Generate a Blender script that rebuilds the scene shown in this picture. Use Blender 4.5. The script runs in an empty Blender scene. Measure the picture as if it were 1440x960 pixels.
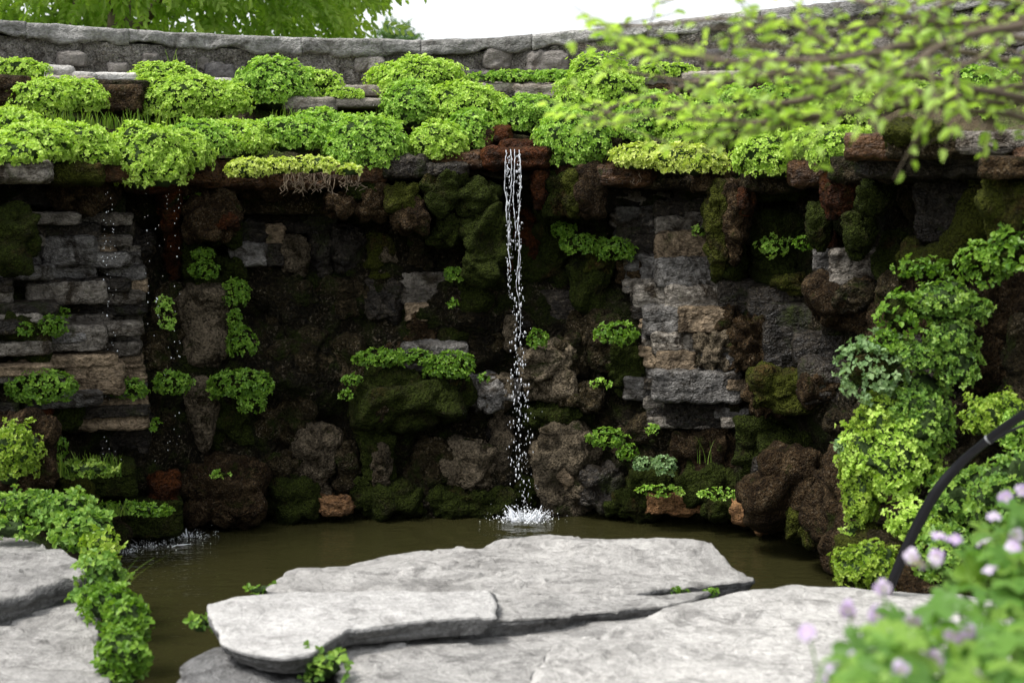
import bpy, math
import numpy as np
from math import radians

# ------------------------------------------------------------------ camera, sky, sun, exposure
sc = bpy.context.scene
CAMH = 2.3
PITCH = radians(6.56)
FPX = 2000.0
cam_data = bpy.data.cameras.new('camera')
cam = bpy.data.objects.new('camera', cam_data)
sc.collection.objects.link(cam)
cam.location = (0, 0, CAMH)
cam.rotation_euler = (math.pi / 2 - PITCH, 0, 0)
cam_data.sensor_width = 36.0
cam_data.lens = 50.0
cam_data.clip_start = 0.05
cam_data.clip_end = 3000
cam_data.dof.use_dof = True
cam_data.dof.focus_distance = 9.5
cam_data.dof.aperture_fstop = 2.2
cam_data.dof.aperture_blades = 0
sc.camera = cam

SUN_EL, SUN_AZ = radians(63), radians(-118)    # azimuth from +Y (beyond the wall) towards +X
world = bpy.data.worlds.new('World')
sc.world = world
world.use_nodes = True
wn, wl = world.node_tree.nodes, world.node_tree.links
wn.clear()
sky = wn.new('ShaderNodeTexSky')
sky.sky_type = 'NISHITA'
sky.sun_disc = False
sky.sun_elevation = SUN_EL
sky.sun_rotation = SUN_AZ
sky.air_density = 1.0
sky.dust_density = 3.0
sky.ozone_density = 1.0
hs = wn.new('ShaderNodeHueSaturation')
hs.inputs['Saturation'].default_value = 0.22    # a thin, even cloud veil takes the blue out
bg = wn.new('ShaderNodeBackground')
bg.inputs['Strength'].default_value = 0.15
wo = wn.new('ShaderNodeOutputWorld')
wl.new(sky.outputs[0], hs.inputs['Color'])
wl.new(hs.outputs[0], bg.inputs['Color'])
wl.new(bg.outputs[0], wo.inputs['Surface'])

sun_data = bpy.data.lights.new('sun', 'SUN')
sun_data.energy = 1.5
sun_data.angle = radians(14)
sun_data.color = (1.0, 0.965, 0.91)
sun = bpy.data.objects.new('sun', sun_data)
sc.collection.objects.link(sun)
sun.location = (0, 0, 30)
sun.rotation_euler = (math.pi / 2 - SUN_EL, 0, math.pi - SUN_AZ)

sc.view_settings.view_transform = 'Standard'
sc.view_settings.look = 'None'
sc.view_settings.exposure = 1.2
sc.view_settings.gamma = 1.0
sc.view_settings.use_curve_mapping = False
sc.cycles.use_denoising = True
sc.cycles.max_bounces = 6
sc.cycles.diffuse_bounces = 3
sc.cycles.transmission_bounces = 4
sc.cycles.caustics_reflective = False
sc.cycles.caustics_refractive = False

COL = sc.collection
rng = np.random.default_rng(7)

# ------------------------------------------------------------------ geometry of the view: a picture point at a real distance
CP, SP = math.cos(PITCH), math.sin(PITCH)
def at(px, py, Y):
    cx, cy = (px - 720) / FPX, -(py - 480) / FPX
    d = (cx, CP + cy * SP, -SP + cy * CP)
    t = Y / d[1]
    return np.array((d[0] * t, Y, CAMH + d[2] * t))
def on_z(px, py, z):
    cx, cy = (px - 720) / FPX, -(py - 480) / FPX
    d = (cx, CP + cy * SP, -SP + cy * CP)
    t = (z - CAMH) / d[2]
    return np.array((d[0] * t, d[1] * t, z))

# ------------------------------------------------------------------ noise
def _hash(ix, iy, iz, s):
    with np.errstate(over='ignore'):
        n = (ix.astype(np.uint32) * np.uint32(374761393) + iy.astype(np.uint32) * np.uint32(668265263)
             + iz.astype(np.uint32) * np.uint32(2246822519) + np.uint32(int(s) * 3266489917 & 0xffffffff))
        n = (n ^ (n >> np.uint32(13))) * np.uint32(1274126177)
        n = (n ^ (n >> np.uint32(16))) * np.uint32(2654435761)
        n = n ^ (n >> np.uint32(15))
    return n.astype(np.float64) / 4294967295.0
def vnoise(P, s=0):
    P = np.asarray(P, float)
    I = np.floor(P).astype(np.int64)
    f = P - I
    u = f * f * f * (f * (f * 6 - 15) + 10)
    r = 0
    for dx in (0, 1):
        for dy in (0, 1):
            for dz in (0, 1):
                w = (u[:, 0] if dx else 1 - u[:, 0]) * (u[:, 1] if dy else 1 - u[:, 1]) * (u[:, 2] if dz else 1 - u[:, 2])
                r = r + w * _hash(I[:, 0] + dx, I[:, 1] + dy, I[:, 2] + dz, s)
    return r * 2 - 1
def fbm(P, octv=4, s=0, gain=0.5):
    P = np.asarray(P, float)
    a, r, t = 1.0, 0, 0
    for o in range(octv):
        r = r + a * vnoise(P * (2.03 ** o) + 13.7 * o, s + o)
        t += a
        a *= gain
    return r / t * 1.6
def worley(P, s=0):
    P = np.asarray(P, float)
    I = np.floor(P).astype(np.int64)
    f1 = np.full(len(P), 9.0); f2 = np.full(len(P), 9.0)
    for dx in (-1, 0, 1):
        for dy in (-1, 0, 1):
            for dz in (-1, 0, 1):
                c = [I[:, 0] + dx, I[:, 1] + dy, I[:, 2] + dz]
                q = np.stack([c[0] + _hash(*c, s), c[1] + _hash(*c, s + 91), c[2] + _hash(*c, s + 57)], 1)
                d = np.sqrt(((q - P) ** 2).sum(1))
                f2 = np.where(d < f1, f1, np.minimum(f2, d))
                f1 = np.minimum(f1, d)
    return f1, f2
def nrm(v):
    return v / np.maximum(np.linalg.norm(v, axis=-1, keepdims=True), 1e-9)
def sstep(a, b, x):
    t = np.clip((np.asarray(x, float) - a) / (b - a), 0, 1)
    return t * t * (3 - 2 * t)

# ------------------------------------------------------------------ mesh and object helpers
def mesh_data(name, V, F, mat=None, smooth=True, tint=None):
    V = np.asarray(V, np.float32); F = np.asarray(F, np.int32)
    m, k = F.shape
    me = bpy.data.meshes.new(name)
    me.vertices.add(len(V)); me.vertices.foreach_set('co', V.ravel())
    me.loops.add(m * k); me.loops.foreach_set('vertex_index', F.ravel())
    me.polygons.add(m); me.polygons.foreach_set('loop_start', np.arange(0, m * k, k, dtype=np.int32))
    me.polygons.foreach_set('use_smooth', np.full(m, smooth, dtype=bool))
    me.update(calc_edges=True)
    if tint is not None:
        a = me.attributes.new('tint', 'FLOAT', 'FACE')
        a.data.foreach_set('value', np.asarray(tint, np.float32))
    if mat is not None:
        me.materials.append(mat)
    return me
def put(name, me, parent=None, label=None, cat=None, group=None, kind=None, loc=None):
    o = bpy.data.objects.new(name, me)
    COL.objects.link(o)
    if parent is not None: o.parent = parent
    if loc is not None: o.location = loc
    if label: o['label'] = label
    if cat: o['category'] = cat
    if group: o['group'] = group
    if kind: o['kind'] = kind
    return o
def obj(name, V, F, mat, parent=None, smooth=True, tint=None, centre=True, **kw):
    V = np.asarray(V, float)
    loc = None
    if centre:                                   # origin at the middle of the underside
        loc = np.array([(V[:, 0].min() + V[:, 0].max()) / 2, (V[:, 1].min() + V[:, 1].max()) / 2, V[:, 2].min()])
        V = V - loc
        if parent is not None:
            loc = loc - np.array(parent.location)
    return put(name, mesh_data(name, V, F, mat, smooth, tint), parent, loc=None if loc is None else tuple(loc), **kw)
def thing(name, loc, label, cat, group=None):
    o = put(name, None, None, label, cat, group, 'thing', loc=tuple(loc))
    o.empty_display_size = 0.1
    return o
def grid_faces(nu, nv, wrap=False):
    i = np.arange(nu if wrap else nu - 1)[:, None]; j = np.arange(nv - 1)[None, :]
    a = i * nv + j; b = ((i + 1) % nu) * nv + j
    return np.stack([a, b, b + 1, a + 1], -1).reshape(-1, 4)
_bg = {}
def box_grid(nx, ny, nz):
    key = (nx, ny, nz)
    if key in _bg: return _bg[key]
    Vs, Fs, off = [], [], 0
    n = (nx, ny, nz)
    for ax in range(3):
        u, v = [a for a in range(3) if a != ax]
        gu, gv = np.meshgrid(np.linspace(-1, 1, n[u] + 1), np.linspace(-1, 1, n[v] + 1), indexing='ij')
        for s in (-1, 1):
            P = np.zeros((gu.size, 3)); P[:, u] = gu.ravel(); P[:, v] = gv.ravel(); P[:, ax] = s
            F = grid_faces(n[u] + 1, n[v] + 1) + off
            flip = (s == 1) == (ax == 1)
            if flip: F = F[:, ::-1]
            Vs.append(P); Fs.append(F); off += len(P)
    V = np.concatenate(Vs); F = np.concatenate(Fs)
    _, idx, inv = np.unique(np.round(V, 5), axis=0, return_index=True, return_inverse=True)
    r = (V[idx], inv.reshape(-1)[F])
    _bg[key] = r
    return r
def rotz(V, a):
    c, s = math.cos(a), math.sin(a)
    return np.stack([V[:, 0] * c - V[:, 1] * s, V[:, 0] * s + V[:, 1] * c, V[:, 2]], 1)
def roty(V, a):
    c, s = math.cos(a), math.sin(a)
    return np.stack([V[:, 0] * c + V[:, 2] * s, V[:, 1], -V[:, 0] * s + V[:, 2] * c], 1)
def rotx(V, a):
    c, s = math.cos(a), math.sin(a)
    return np.stack([V[:, 0], V[:, 1] * c - V[:, 2] * s, V[:, 1] * s + V[:, 2] * c], 1)
def rock_shape(half, seed, p=5.0, amp=0.02, freq=6.0, facet=0.0, strata=0.0, layer=0.05, hang=0.0, res=0.022, tilt=0.0):
    half = np.asarray(half, float)
    seg = tuple(int(np.clip(2 * h / res, 5, 30)) for h in half)
    B, F = box_grid(*seg)
    v = B / (np.abs(B) ** p).sum(1)[:, None] ** (1 / p)
    w = v * half
    n = nrm(v / half * half.min())
    so = seed * 7.31
    wq = w * freq + so
    wq = wq + 0.45 * np.stack([vnoise(wq * .9 + 5, seed + 31), vnoise(wq * .9 + 9, seed + 32), vnoise(wq * .9 + 2, seed + 33)], 1)
    d = amp * fbm(wq, 5, seed, 0.56)
    if facet:
        f1, f2 = worley(wq * 0.8 + so, seed)
        d = d + facet * (0.5 - f1) * 1.3 - facet * 0.35 * np.exp(-((f2 - f1) / 0.09) ** 2)
    w = w + n * d[:, None]
    if strata:
        zz = w[:, 2] + 0.55 * layer * fbm(w * np.array((5, 5, 1)) + so, 3, seed + 3)
        q = zz / layer
        li = np.floor(q).astype(np.int64)
        r = _hash(li, li * 0, li * 0 + 5, seed)
        fr = q - li
        groove = 1.1 * np.exp(-(np.minimum(fr, 1 - fr) / 0.08) ** 2) * (0.3 + 0.7 * (vnoise(w * 9 + so, seed + 8) > -.2))
        ins = strata * (r + groove)
        hz = nrm(np.stack([n[:, 0], n[:, 1], n[:, 0] * 0], 1)) * np.clip(np.hypot(n[:, 0], n[:, 1]), 0, 1)[:, None]
        w = w - hz * ins[:, None]
    if hang:
        t = np.clip((w[:, 2] + half[2]) / (2 * half[2]), 0, 1)
        k = 1 - hang * (1 - t) ** 1.3
        w[:, 0] *= k; w[:, 1] *= k
    if tilt: w = roty(w, tilt)
    return w, F
def tube(pts, rad, nseg=8, seed=None, amp=0.0, freq=10.0):
    P = np.asarray(pts, float); n = len(P)
    rad = np.broadcast_to(np.asarray(rad, float), (n,))
    T = nrm(np.gradient(P, axis=0))
    ref = np.array((0.0, 0.0, 1.0)) if abs(T[:, 2]).mean() < 0.8 else np.array((1.0, 0.0, 0.0))
    A = nrm(np.cross(T, ref)); Bv = np.cross(T, A)
    th = np.linspace(0, 2 * math.pi, nseg, endpoint=False)
    D = A[:, None, :] * np.cos(th)[None, :, None] + Bv[:, None, :] * np.sin(th)[None, :, None]
    R_ = np.repeat(rad[:, None], nseg, 1)
    if seed is not None:
        q = (P[:, None, :] + D * R_[..., None]).reshape(-1, 3)
        R_ = R_ * (1 + amp * fbm(q * freq + seed * 3.3, 3, seed).reshape(n, nseg))
    V = (P[:, None, :] + D * R_[..., None]).reshape(-1, 3)
    i = np.arange(n - 1)[:, None]; j = np.arange(nseg)[None, :]
    a = i * nseg + j; b = i * nseg + (j + 1) % nseg
    F = np.stack([a, b, b + nseg, a + nseg], -1).reshape(-1, 4)
    V = np.concatenate([V, P[:1], P[-1:]])
    c0, c1 = n * nseg, n * nseg + 1
    jj = np.arange(nseg)
    cap0 = np.stack([jj * 0 + c0, (jj + 1) % nseg, jj, jj], -1)
    cap1 = np.stack([jj * 0 + c1, (n - 1) * nseg + jj, (n - 1) * nseg + (jj + 1) % nseg, (n - 1) * nseg + (jj + 1) % nseg], -1)
    caps = np.concatenate([cap0, cap1])[:, :3]
    return V, F, caps
def merge(parts):
    Vs, Fs, off = [], [], 0
    for V, F in parts:
        Vs.append(V); Fs.append(np.asarray(F) + off); off += len(V)
    return np.concatenate(Vs), np.concatenate(Fs)
def spline(pts, n):
    P = np.asarray(pts, float); m = len(P)
    Q = np.concatenate([[2 * P[0] - P[1]], P, [2 * P[-1] - P[-2]]])
    t = np.linspace(0, m - 1 - 1e-6, n); i = t.astype(int); f = (t - i)[:, None]
    a, b, c, d = Q[i], Q[i + 1], Q[i + 2], Q[i + 3]
    return 0.5 * (2 * b + (c - a) * f + (2 * a - 5 * b + 4 * c - d) * f ** 2 + (3 * b - a - 3 * c + d) * f ** 3)
def tube_obj(name, pts, rad, mat, parent=None, nseg=8, seed=None, amp=0.0, freq=10.0, **kw):
    V, F, _ = tube(pts, rad, nseg, seed, amp, freq)
    return obj(name, V[:-2], F, mat, parent, **kw)
# leaves: a folded six-point blade for every row of P (base), D (axis), N (face normal), L (length), W (width)
def blades(P, D, N, L, W, cup=0.12, fold=0.18):
    D = nrm(D); S = nrm(np.cross(D, N)); N = np.cross(S, D)
    L = np.broadcast_to(L, (len(P),))[:, None]; W = np.broadcast_to(W, (len(P),))[:, None]
    def pt(a, b, c): return P + D * L * a + S * W * b + N * L * c
    V = np.stack([P, pt(.3, -.46, fold), pt(.74, -.4, fold - cup * .4), pt(1, 0, -cup), pt(.74, .4, fold - cup * .4), pt(.3, .46, fold)], 1)
    n = len(P); b = np.arange(n)[:, None] * 6
    F = np.concatenate([b + np.array([[0, 1, 2, 3]]), b + np.array([[0, 3, 4, 5]])], 1).reshape(-1, 4)
    return V.reshape(-1, 3), F

# ------------------------------------------------------------------ materials
def new_mat(name):
    m = bpy.data.materials.new(name); m.use_nodes = True
    n = m.node_tree.nodes; n.clear()
    out = n.new('ShaderNodeOutputMaterial')
    b = n.new('ShaderNodeBsdfPrincipled')
    m.node_tree.links.new(b.outputs[0], out.inputs[0])
    return m, n, m.node_tree.links, b, out
def mapping(n, l, scale, space='pos', rnd=True):
    g = n.new('ShaderNodeNewGeometry')
    src = g.outputs['Position']
    if rnd:
        oi = n.new('ShaderNodeObjectInfo')
        mu = n.new('ShaderNodeMath'); mu.operation = 'MULTIPLY'; mu.inputs[1].default_value = 37.0
        l.new(oi.outputs['Random'], mu.inputs[0])
        ad = n.new('ShaderNodeVectorMath'); ad.operation = 'ADD'
        l.new(src, ad.inputs[0]); l.new(mu.outputs[0], ad.inputs[1]); src = ad.outputs[0]
    mp = n.new('ShaderNodeMapping'); mp.inputs['Scale'].default_value = scale
    l.new(src, mp.inputs['Vector'])
    return mp.outputs[0]
def noise(n, l, vec, scale, detail=6, rough=0.6, dist=0.0):
    t = n.new('ShaderNodeTexNoise'); t.inputs['Scale'].default_value = scale
    t.inputs['Detail'].default_value = detail; t.inputs['Roughness'].default_value = rough
    t.inputs['Distortion'].default_value = dist
    l.new(vec, t.inputs['Vector']); return t.outputs['Fac']
def ramp(n, l, fac, stops):
    r = n.new('ShaderNodeValToRGB'); e = r.color_ramp.elements
    while len(e) < len(stops): e.new(0.5)
    for el, (p, c) in zip(e, stops):
        el.position = p
        el.color = (c, c, c, 1) if not hasattr(c, '__len__') else (*c, 1)
    l.new(fac, r.inputs[0]); return r.outputs[0]
def mix(n, l, fac, a, b, mode='MIX'):
    x = n.new('ShaderNodeMix'); x.data_type = 'RGBA'; x.blend_type = mode
    for i, v in ((0, fac), (6, a), (7, b)):
        if hasattr(v, 'default_value') or hasattr(v, 'is_linked'): l.new(v, x.inputs[i])
        else: x.inputs[i].default_value = v if i == 0 else (*v, 1)
    return x.outputs[2]
def math_n(n, l, op, a, b):
    x = n.new('ShaderNodeMath'); x.operation = op
    for i, v in enumerate((a, b)):
        if hasattr(v, 'is_linked'): l.new(v, x.inputs[i])
        else: x.inputs[i].default_value = v
    return x.outputs[0]
def rock_mat(name, ca, cb, cstain, moss=0.0, cmoss=(.035, .05, .008), rough=0.7, bump=0.5, strat=3.0, scale=1.0, up_moss=0.0, stain_at=0.62, speck=0.35, fleck=0.0, bdist=0.045, cracks=True, own=True, blot=0.0):
    m, n, l, b, out = new_mat(name)
    v = mapping(n, l, (scale, scale, scale * strat), rnd=own)
    vi = mapping(n, l, (scale, scale, scale), rnd=own)
    big = noise(n, l, v, 3.5, 5, 0.68, 0.4)
    col = mix(n, l, ramp(n, l, big, [(0.32, 0.0), (0.68, 1.0)]), ca, cb)
    st = noise(n, l, vi, 5.5, 5, 0.72, 0.8)
    col = mix(n, l, ramp(n, l, st, [(stain_at - 0.09, 0.0), (stain_at + 0.06, 1.0)]), col, cstain)
    fine = noise(n, l, vi, 38, 2, 0.75)
    col = mix(n, l, 1.0, col, ramp(n, l, fine, [(0.3, 1 - speck), (0.7, 1 + speck * 0.5)]), 'MULTIPLY')
    if blot:
        bl = noise(n, l, v, 9, 4, 0.72, 0.6)
        col = mix(n, l, ramp(n, l, bl, [(0.53, 0.0), (0.60, blot)]), col, cstain)
    if fleck:
        fk = noise(n, l, vi, 46, 3, 0.7)
        fm = math_n(n, l, 'MULTIPLY', ramp(n, l, fk, [(0.56, 0.0), (0.64, 1.0)]), ramp(n, l, big, [(0.42, 0.0), (0.62, fleck)]))
        col = mix(n, l, fm, col, (.26, .215, .15))
    vo = n.new('ShaderNodeTexVoronoi'); vo.feature = 'DISTANCE_TO_EDGE'; vo.inputs['Scale'].default_value = 7.0
    l.new(v, vo.inputs['Vector'])
    crack = ramp(n, l, vo.outputs['Distance'], [(0.0, 0.0), (0.05, 1.0)])
    oi = n.new('ShaderNodeObjectInfo')
    val = ramp(n, l, oi.outputs['Random'], [(0.0, 0.72), (1.0, 1.25)] if own else [(0.0, 0.8), (1.0, 1.15)])
    col = mix(n, l, 1.0, col, val, 'MULTIPLY')
    mossfac = None
    if moss > 0:
        mz = noise(n, l, vi, 4.0, 4, 0.66, 0.5)
        if up_moss:
            g = n.new('ShaderNodeNewGeometry'); sx = n.new('ShaderNodeSeparateXYZ'); l.new(g.outputs['Normal'], sx.inputs[0])
            mz = math_n(n, l, 'ADD', mz, math_n(n, l, 'MULTIPLY', sx.outputs[2], up_moss))
        e = 1.0 - moss
        mossfac = ramp(n, l, mz, [(max(e * 0.8 + 0.1 - 0.06, 0), 0.0), (min(e * 0.8 + 0.1 + 0.06, 1), 1.0)])
        mv = noise(n, l, vi, 60, 2, 0.8)
        mc = mix(n, l, ramp(n, l, mv, [(0.35, 0.0), (0.7, 1.0)]), tuple(c * 0.45 for c in cmoss), tuple(c * 1.5 for c in cmoss))
        col = mix(n, l, mossfac, col, mc)
    l.new(col, b.inputs['Base Color'])
    rg = ramp(n, l, st, [(0.3, max(rough - 0.2, 0.1)), (0.7, min(rough + 0.15, 1))])
    if mossfac is not None: rg = mix(n, l, mossfac, rg, (0.95, 0.95, 0.95))
    l.new(rg, b.inputs['Roughness'])
    b.inputs['Specular IOR Level'].default_value = 0.22 if cracks else 0.10
    h1 = noise(n, l, mapping(n, l, (scale, scale, scale * min(strat, 1.8)), rnd=own), 12, 4, 0.7, 0.0)
    if cracks: h1 = math_n(n, l, 'ADD', h1, math_n(n, l, 'MULTIPLY', crack, 0.12))
    h2 = math_n(n, l, 'ADD', h1, math_n(n, l, 'MULTIPLY', fine, 0.5))
    bp = n.new('ShaderNodeBump'); bp.inputs['Strength'].default_value = bump; bp.inputs['Distance'].default_value = bdist
    l.new(h2, bp.inputs['Height']); l.new(bp.outputs[0], b.inputs['Normal'])
    return m
def leaf_mat(name, c0, c1, c2, trans=0.35, rough=0.45, tcol=1.3):
    m, n, l, b, out = new_mat(name)
    a = n.new('ShaderNodeAttribute'); a.attribute_name = 'tint'
    col = ramp(n, l, a.outputs['Fac'], [(0.0, c0), (0.5, c1), (1.0, c2)])
    l.new(col, b.inputs['Base Color'])
    b.inputs['Roughness'].default_value = rough
    b.inputs['Specular IOR Level'].default_value = 0.3
    t = n.new('ShaderNodeBsdfTranslucent')
    tc = mix(n, l, 1.0, col, (1.0 * tcol, 1.05 * tcol, 0.45 * tcol), 'MULTIPLY')
    l.new(tc, t.inputs['Color'])
    ms = n.new('ShaderNodeMixShader'); ms.inputs[0].default_value = trans
    l.new(b.outputs[0], ms.inputs[1]); l.new(t.outputs[0], ms.inputs[2]); l.new(ms.outputs[0], out.inputs[0])
    return m
def plain_mat(name, col, rough=0.6, bump=0.0, scale=20.0, var=0.3, spec=0.3):
    m, n, l, b, out = new_mat(name)
    v = mapping(n, l, (1, 1, 1))
    f = noise(n, l, v, scale, 6, 0.65)
    c = mix(n, l, f, tuple(x * (1 - var) for x in col), tuple(x * (1 + var) for x in col))
    l.new(c, b.inputs['Base Color']); b.inputs['Roughness'].default_value = rough
    b.inputs['Specular IOR Level'].default_value = spec
    if bump:
        bp = n.new('ShaderNodeBump'); bp.inputs['Strength'].default_value = bump; bp.inputs['Distance'].default_value = 0.02
        l.new(f, bp.inputs['Height']); l.new(bp.outputs[0], b.inputs['Normal'])
    return m

M = {}
# wet grotto rock and its crusts
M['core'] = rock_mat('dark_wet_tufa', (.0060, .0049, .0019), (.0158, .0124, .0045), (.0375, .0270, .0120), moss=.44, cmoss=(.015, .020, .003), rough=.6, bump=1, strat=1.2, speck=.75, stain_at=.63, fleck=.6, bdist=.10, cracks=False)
M['tufa'] = rock_mat('brown_tufa', (.0105, .0079, .0030), (.0375, .0277, .0112), (.0900, .0675, .0360), moss=.38, cmoss=(.019, .026, .004), rough=.6, bump=1.0, strat=1.0, scale=1.4, speck=.8, stain_at=.60, fleck=.7, bdist=.10, cracks=False)
M['paletufa'] = rock_mat('pale_tufa', (.10, .08, .052), (.27, .215, .145), (.03, .022, .010), moss=.33, cmoss=(.022, .030, .005), rough=.65, bump=1.0, strat=1.0, scale=1.6, speck=.8, stain_at=.56, fleck=.8, bdist=.10, cracks=False)
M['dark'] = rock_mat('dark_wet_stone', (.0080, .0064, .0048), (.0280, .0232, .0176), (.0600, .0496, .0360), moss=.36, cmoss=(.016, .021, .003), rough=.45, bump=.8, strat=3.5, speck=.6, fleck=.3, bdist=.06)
M['grey'] = rock_mat('grey_layered_limestone', (.088, .077, .063), (.33, .297, .25), (.03, .022, .013), moss=.24, rough=.6, bump=.9, strat=2.6, speck=.5, stain_at=.56, bdist=.06, own=False)
M['blue'] = rock_mat('blue_grey_wet_limestone', (.064, .060, .055), (.245, .232, .215), (.026, .021, .015), moss=.2, rough=.45, bump=.9, strat=2.4, speck=.5, stain_at=.56, bdist=.06, own=False)
M['tan'] = rock_mat('tan_limestone', (.12, .088, .054), (.36, .27, .175), (.045, .030, .015), moss=.22, rough=.65, bump=.9, strat=2.6, speck=.5, stain_at=.57, bdist=.06, own=False)
M['rust'] = rock_mat('rusty_iron_stained_rock', (.0360, .0112, .0032), (.1200, .0384, .0112), (.0200, .0096, .0040), moss=.30, cmoss=(.02, .026, .004), rough=.5, bump=1, strat=1.2, scale=1.3, speck=.7, stain_at=.56, bdist=.09, cracks=False)
M['orange'] = rock_mat('orange_ochre_rock', (.14, .066, .025), (.31, .17, .075), (.07, .03, .012), moss=.2, rough=.6, bump=.9, strat=3.0, speck=.6, bdist=.07)
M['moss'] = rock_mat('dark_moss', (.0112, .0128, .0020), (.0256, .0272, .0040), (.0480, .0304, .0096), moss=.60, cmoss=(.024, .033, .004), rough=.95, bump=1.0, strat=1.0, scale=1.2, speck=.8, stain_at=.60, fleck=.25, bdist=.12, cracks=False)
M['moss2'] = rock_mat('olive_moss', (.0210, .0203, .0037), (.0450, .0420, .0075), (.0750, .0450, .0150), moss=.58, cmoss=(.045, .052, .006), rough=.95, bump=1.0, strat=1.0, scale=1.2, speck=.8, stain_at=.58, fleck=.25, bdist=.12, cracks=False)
M['browncrust'] = rock_mat('brown_root_crust', (.0150, .0083, .0030), (.0562, .0330, .0128), (.1125, .0750, .0375), moss=.32, cmoss=(.024, .031, .004), rough=.8, bump=1.0, strat=1.0, scale=1.8, speck=.85, stain_at=.58, fleck=.6, bdist=.12, cracks=False)
M['lip'] = rock_mat('rusty_lip_stone', (.0405, .0180, .0072), (.1350, .0684, .0288), (.0270, .0162, .0081), moss=.26, rough=.5, bump=1, strat=5.0, speck=.6, bdist=.07)
M['ledge'] = rock_mat('dry_ledge_stone', (.20, .175, .145), (.36, .325, .28), (.11, .085, .06), moss=.16, rough=.8, bump=.6, strat=4.0, speck=.35)
M['ledgewhite'] = rock_mat('pale_dry_ledge_stone', (.36, .345, .32), (.52, .505, .475), (.24, .21, .17), rough=.8, bump=.5, strat=3.0, speck=.25)
# parapet
M['coping'] = rock_mat('weathered_coping_stone', (.17, .166, .156), (.32, .312, .296), (.095, .089, .079), moss=.1, cmoss=(.07, .07, .04), rough=.85, bump=.6, strat=1.5, speck=.4)
M['mortar'] = rock_mat('rough_grey_mortar', (.15, .138, .12), (.32, .30, .265), (.08, .07, .058), rough=.9, bump=1.0, strat=1.0, scale=1.5, speck=.75, stain_at=.57, fleck=.6, bdist=.08)
M['rubble'] = rock_mat('rubble_stone', (.115, .104, .093), (.215, .197, .178), (.07, .058, .048), rough=.85, bump=.5, strat=1.5, speck=.35)
M['rubbledark'] = rock_mat('dark_rubble_stone', (.06, .057, .056), (.105, .10, .097), (.04, .036, .033), rough=.8, bump=.4, strat=1.5, speck=.35)
# foreground slabs
M['slab'] = rock_mat('pale_weathered_slab', (.265, .257, .242), (.43, .418, .395), (.14, .135, .127), rough=.85, bump=.45, strat=3.0, scale=.8, speck=.24, stain_at=.62, blot=.5)
M['slabwhite'] = rock_mat('white_weathered_slab', (.30, .293, .28), (.44, .43, .412), (.19, .184, .175), rough=.85, bump=.4, strat=3.0, scale=.9, speck=.24, stain_at=.64, blot=.35)
M['slabgrey'] = rock_mat('grey_weathered_slab', (.20, .195, .185), (.37, .36, .34), (.12, .116, .11), rough=.85, bump=.4, strat=3.0, scale=1.2, speck=.24, stain_at=.6, blot=.5)
M['slabside'] = rock_mat('dark_grey_slab_rock', (.085, .084, .082), (.17, .168, .165), (.05, .049, .048), rough=.8, bump=.6, strat=6.0, speck=.4)
M['soil'] = plain_mat('dark_soil', (.035, .025, .014), .95, .8, 25, .6)
M['stems'] = plain_mat('leaf_gap_shade', (.022, .042, .008), .9, .8, 60, .6)  # dark green with the shade between the leaves put into its colour
M['bark'] = plain_mat('grey_brown_bark', (.11, .085, .06), .85, .5, 40, .35)
M['root'] = plain_mat('dry_roots', (.22, .17, .12), .8, .2, 50, .3)
M['hose'] = plain_mat('black_rubber_hose', (.008, .008, .010), .42, .05, 30, .2, .22)
M['hosering'] = plain_mat('grey_hose_clip', (.16, .165, .17), .4, 0, 30, .1, .5)
# leaves
M['cushion'] = leaf_mat('yellow_green_cushion_leaf', (.19, .325, .035), (.34, .51, .07), (.51, .67, .15))
M['cushiongold'] = leaf_mat('golden_cushion_leaf', (.30, .40, .05), (.46, .55, .11), (.62, .68, .22))
M['cushiongreen'] = leaf_mat('green_cushion_leaf', (.13, .27, .03), (.25, .43, .06), (.41, .59, .12))
M['walltuft'] = leaf_mat('fresh_green_wall_leaf', (.065, .155, .014), (.12, .24, .022), (.20, .34, .04))
M['mossleaf'] = leaf_mat('bright_moss_leaf', (.13, .235, .018), (.21, .33, .028), (.32, .43, .06))
M['grass'] = leaf_mat('grass_blade', (.08, .16, .02), (.14, .24, .03), (.22, .30, .05))
M['glaucous'] = leaf_mat('grey_green_leaf', (.10, .19, .07), (.17, .28, .11), (.25, .36, .16), .25)
M['treeleaf'] = leaf_mat('tree_leaf', (.22, .35, .06), (.34, .49, .10), (.46, .60, .16), .6)
M['fartree'] = leaf_mat('far_tree_leaf', (.07, .14, .05), (.11, .20, .075), (.15, .25, .10), .4)
M['shrubleaf'] = leaf_mat('shrub_leaf', (.25, .40, .07), (.38, .55, .12), (.52, .68, .21), .55)
M['bankleaf'] = leaf_mat('bank_leaf', (.09, .19, .035), (.15, .28, .045), (.24, .37, .06), .35)
M['geranium'] = leaf_mat('geranium_leaf', (.08, .19, .03), (.15, .29, .05), (.25, .39, .07), .45)
M['petal'] = leaf_mat('lilac_petal', (.44, .32, .56), (.54, .42, .64), (.66, .58, .74), .35, .5, 1.0)
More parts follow.
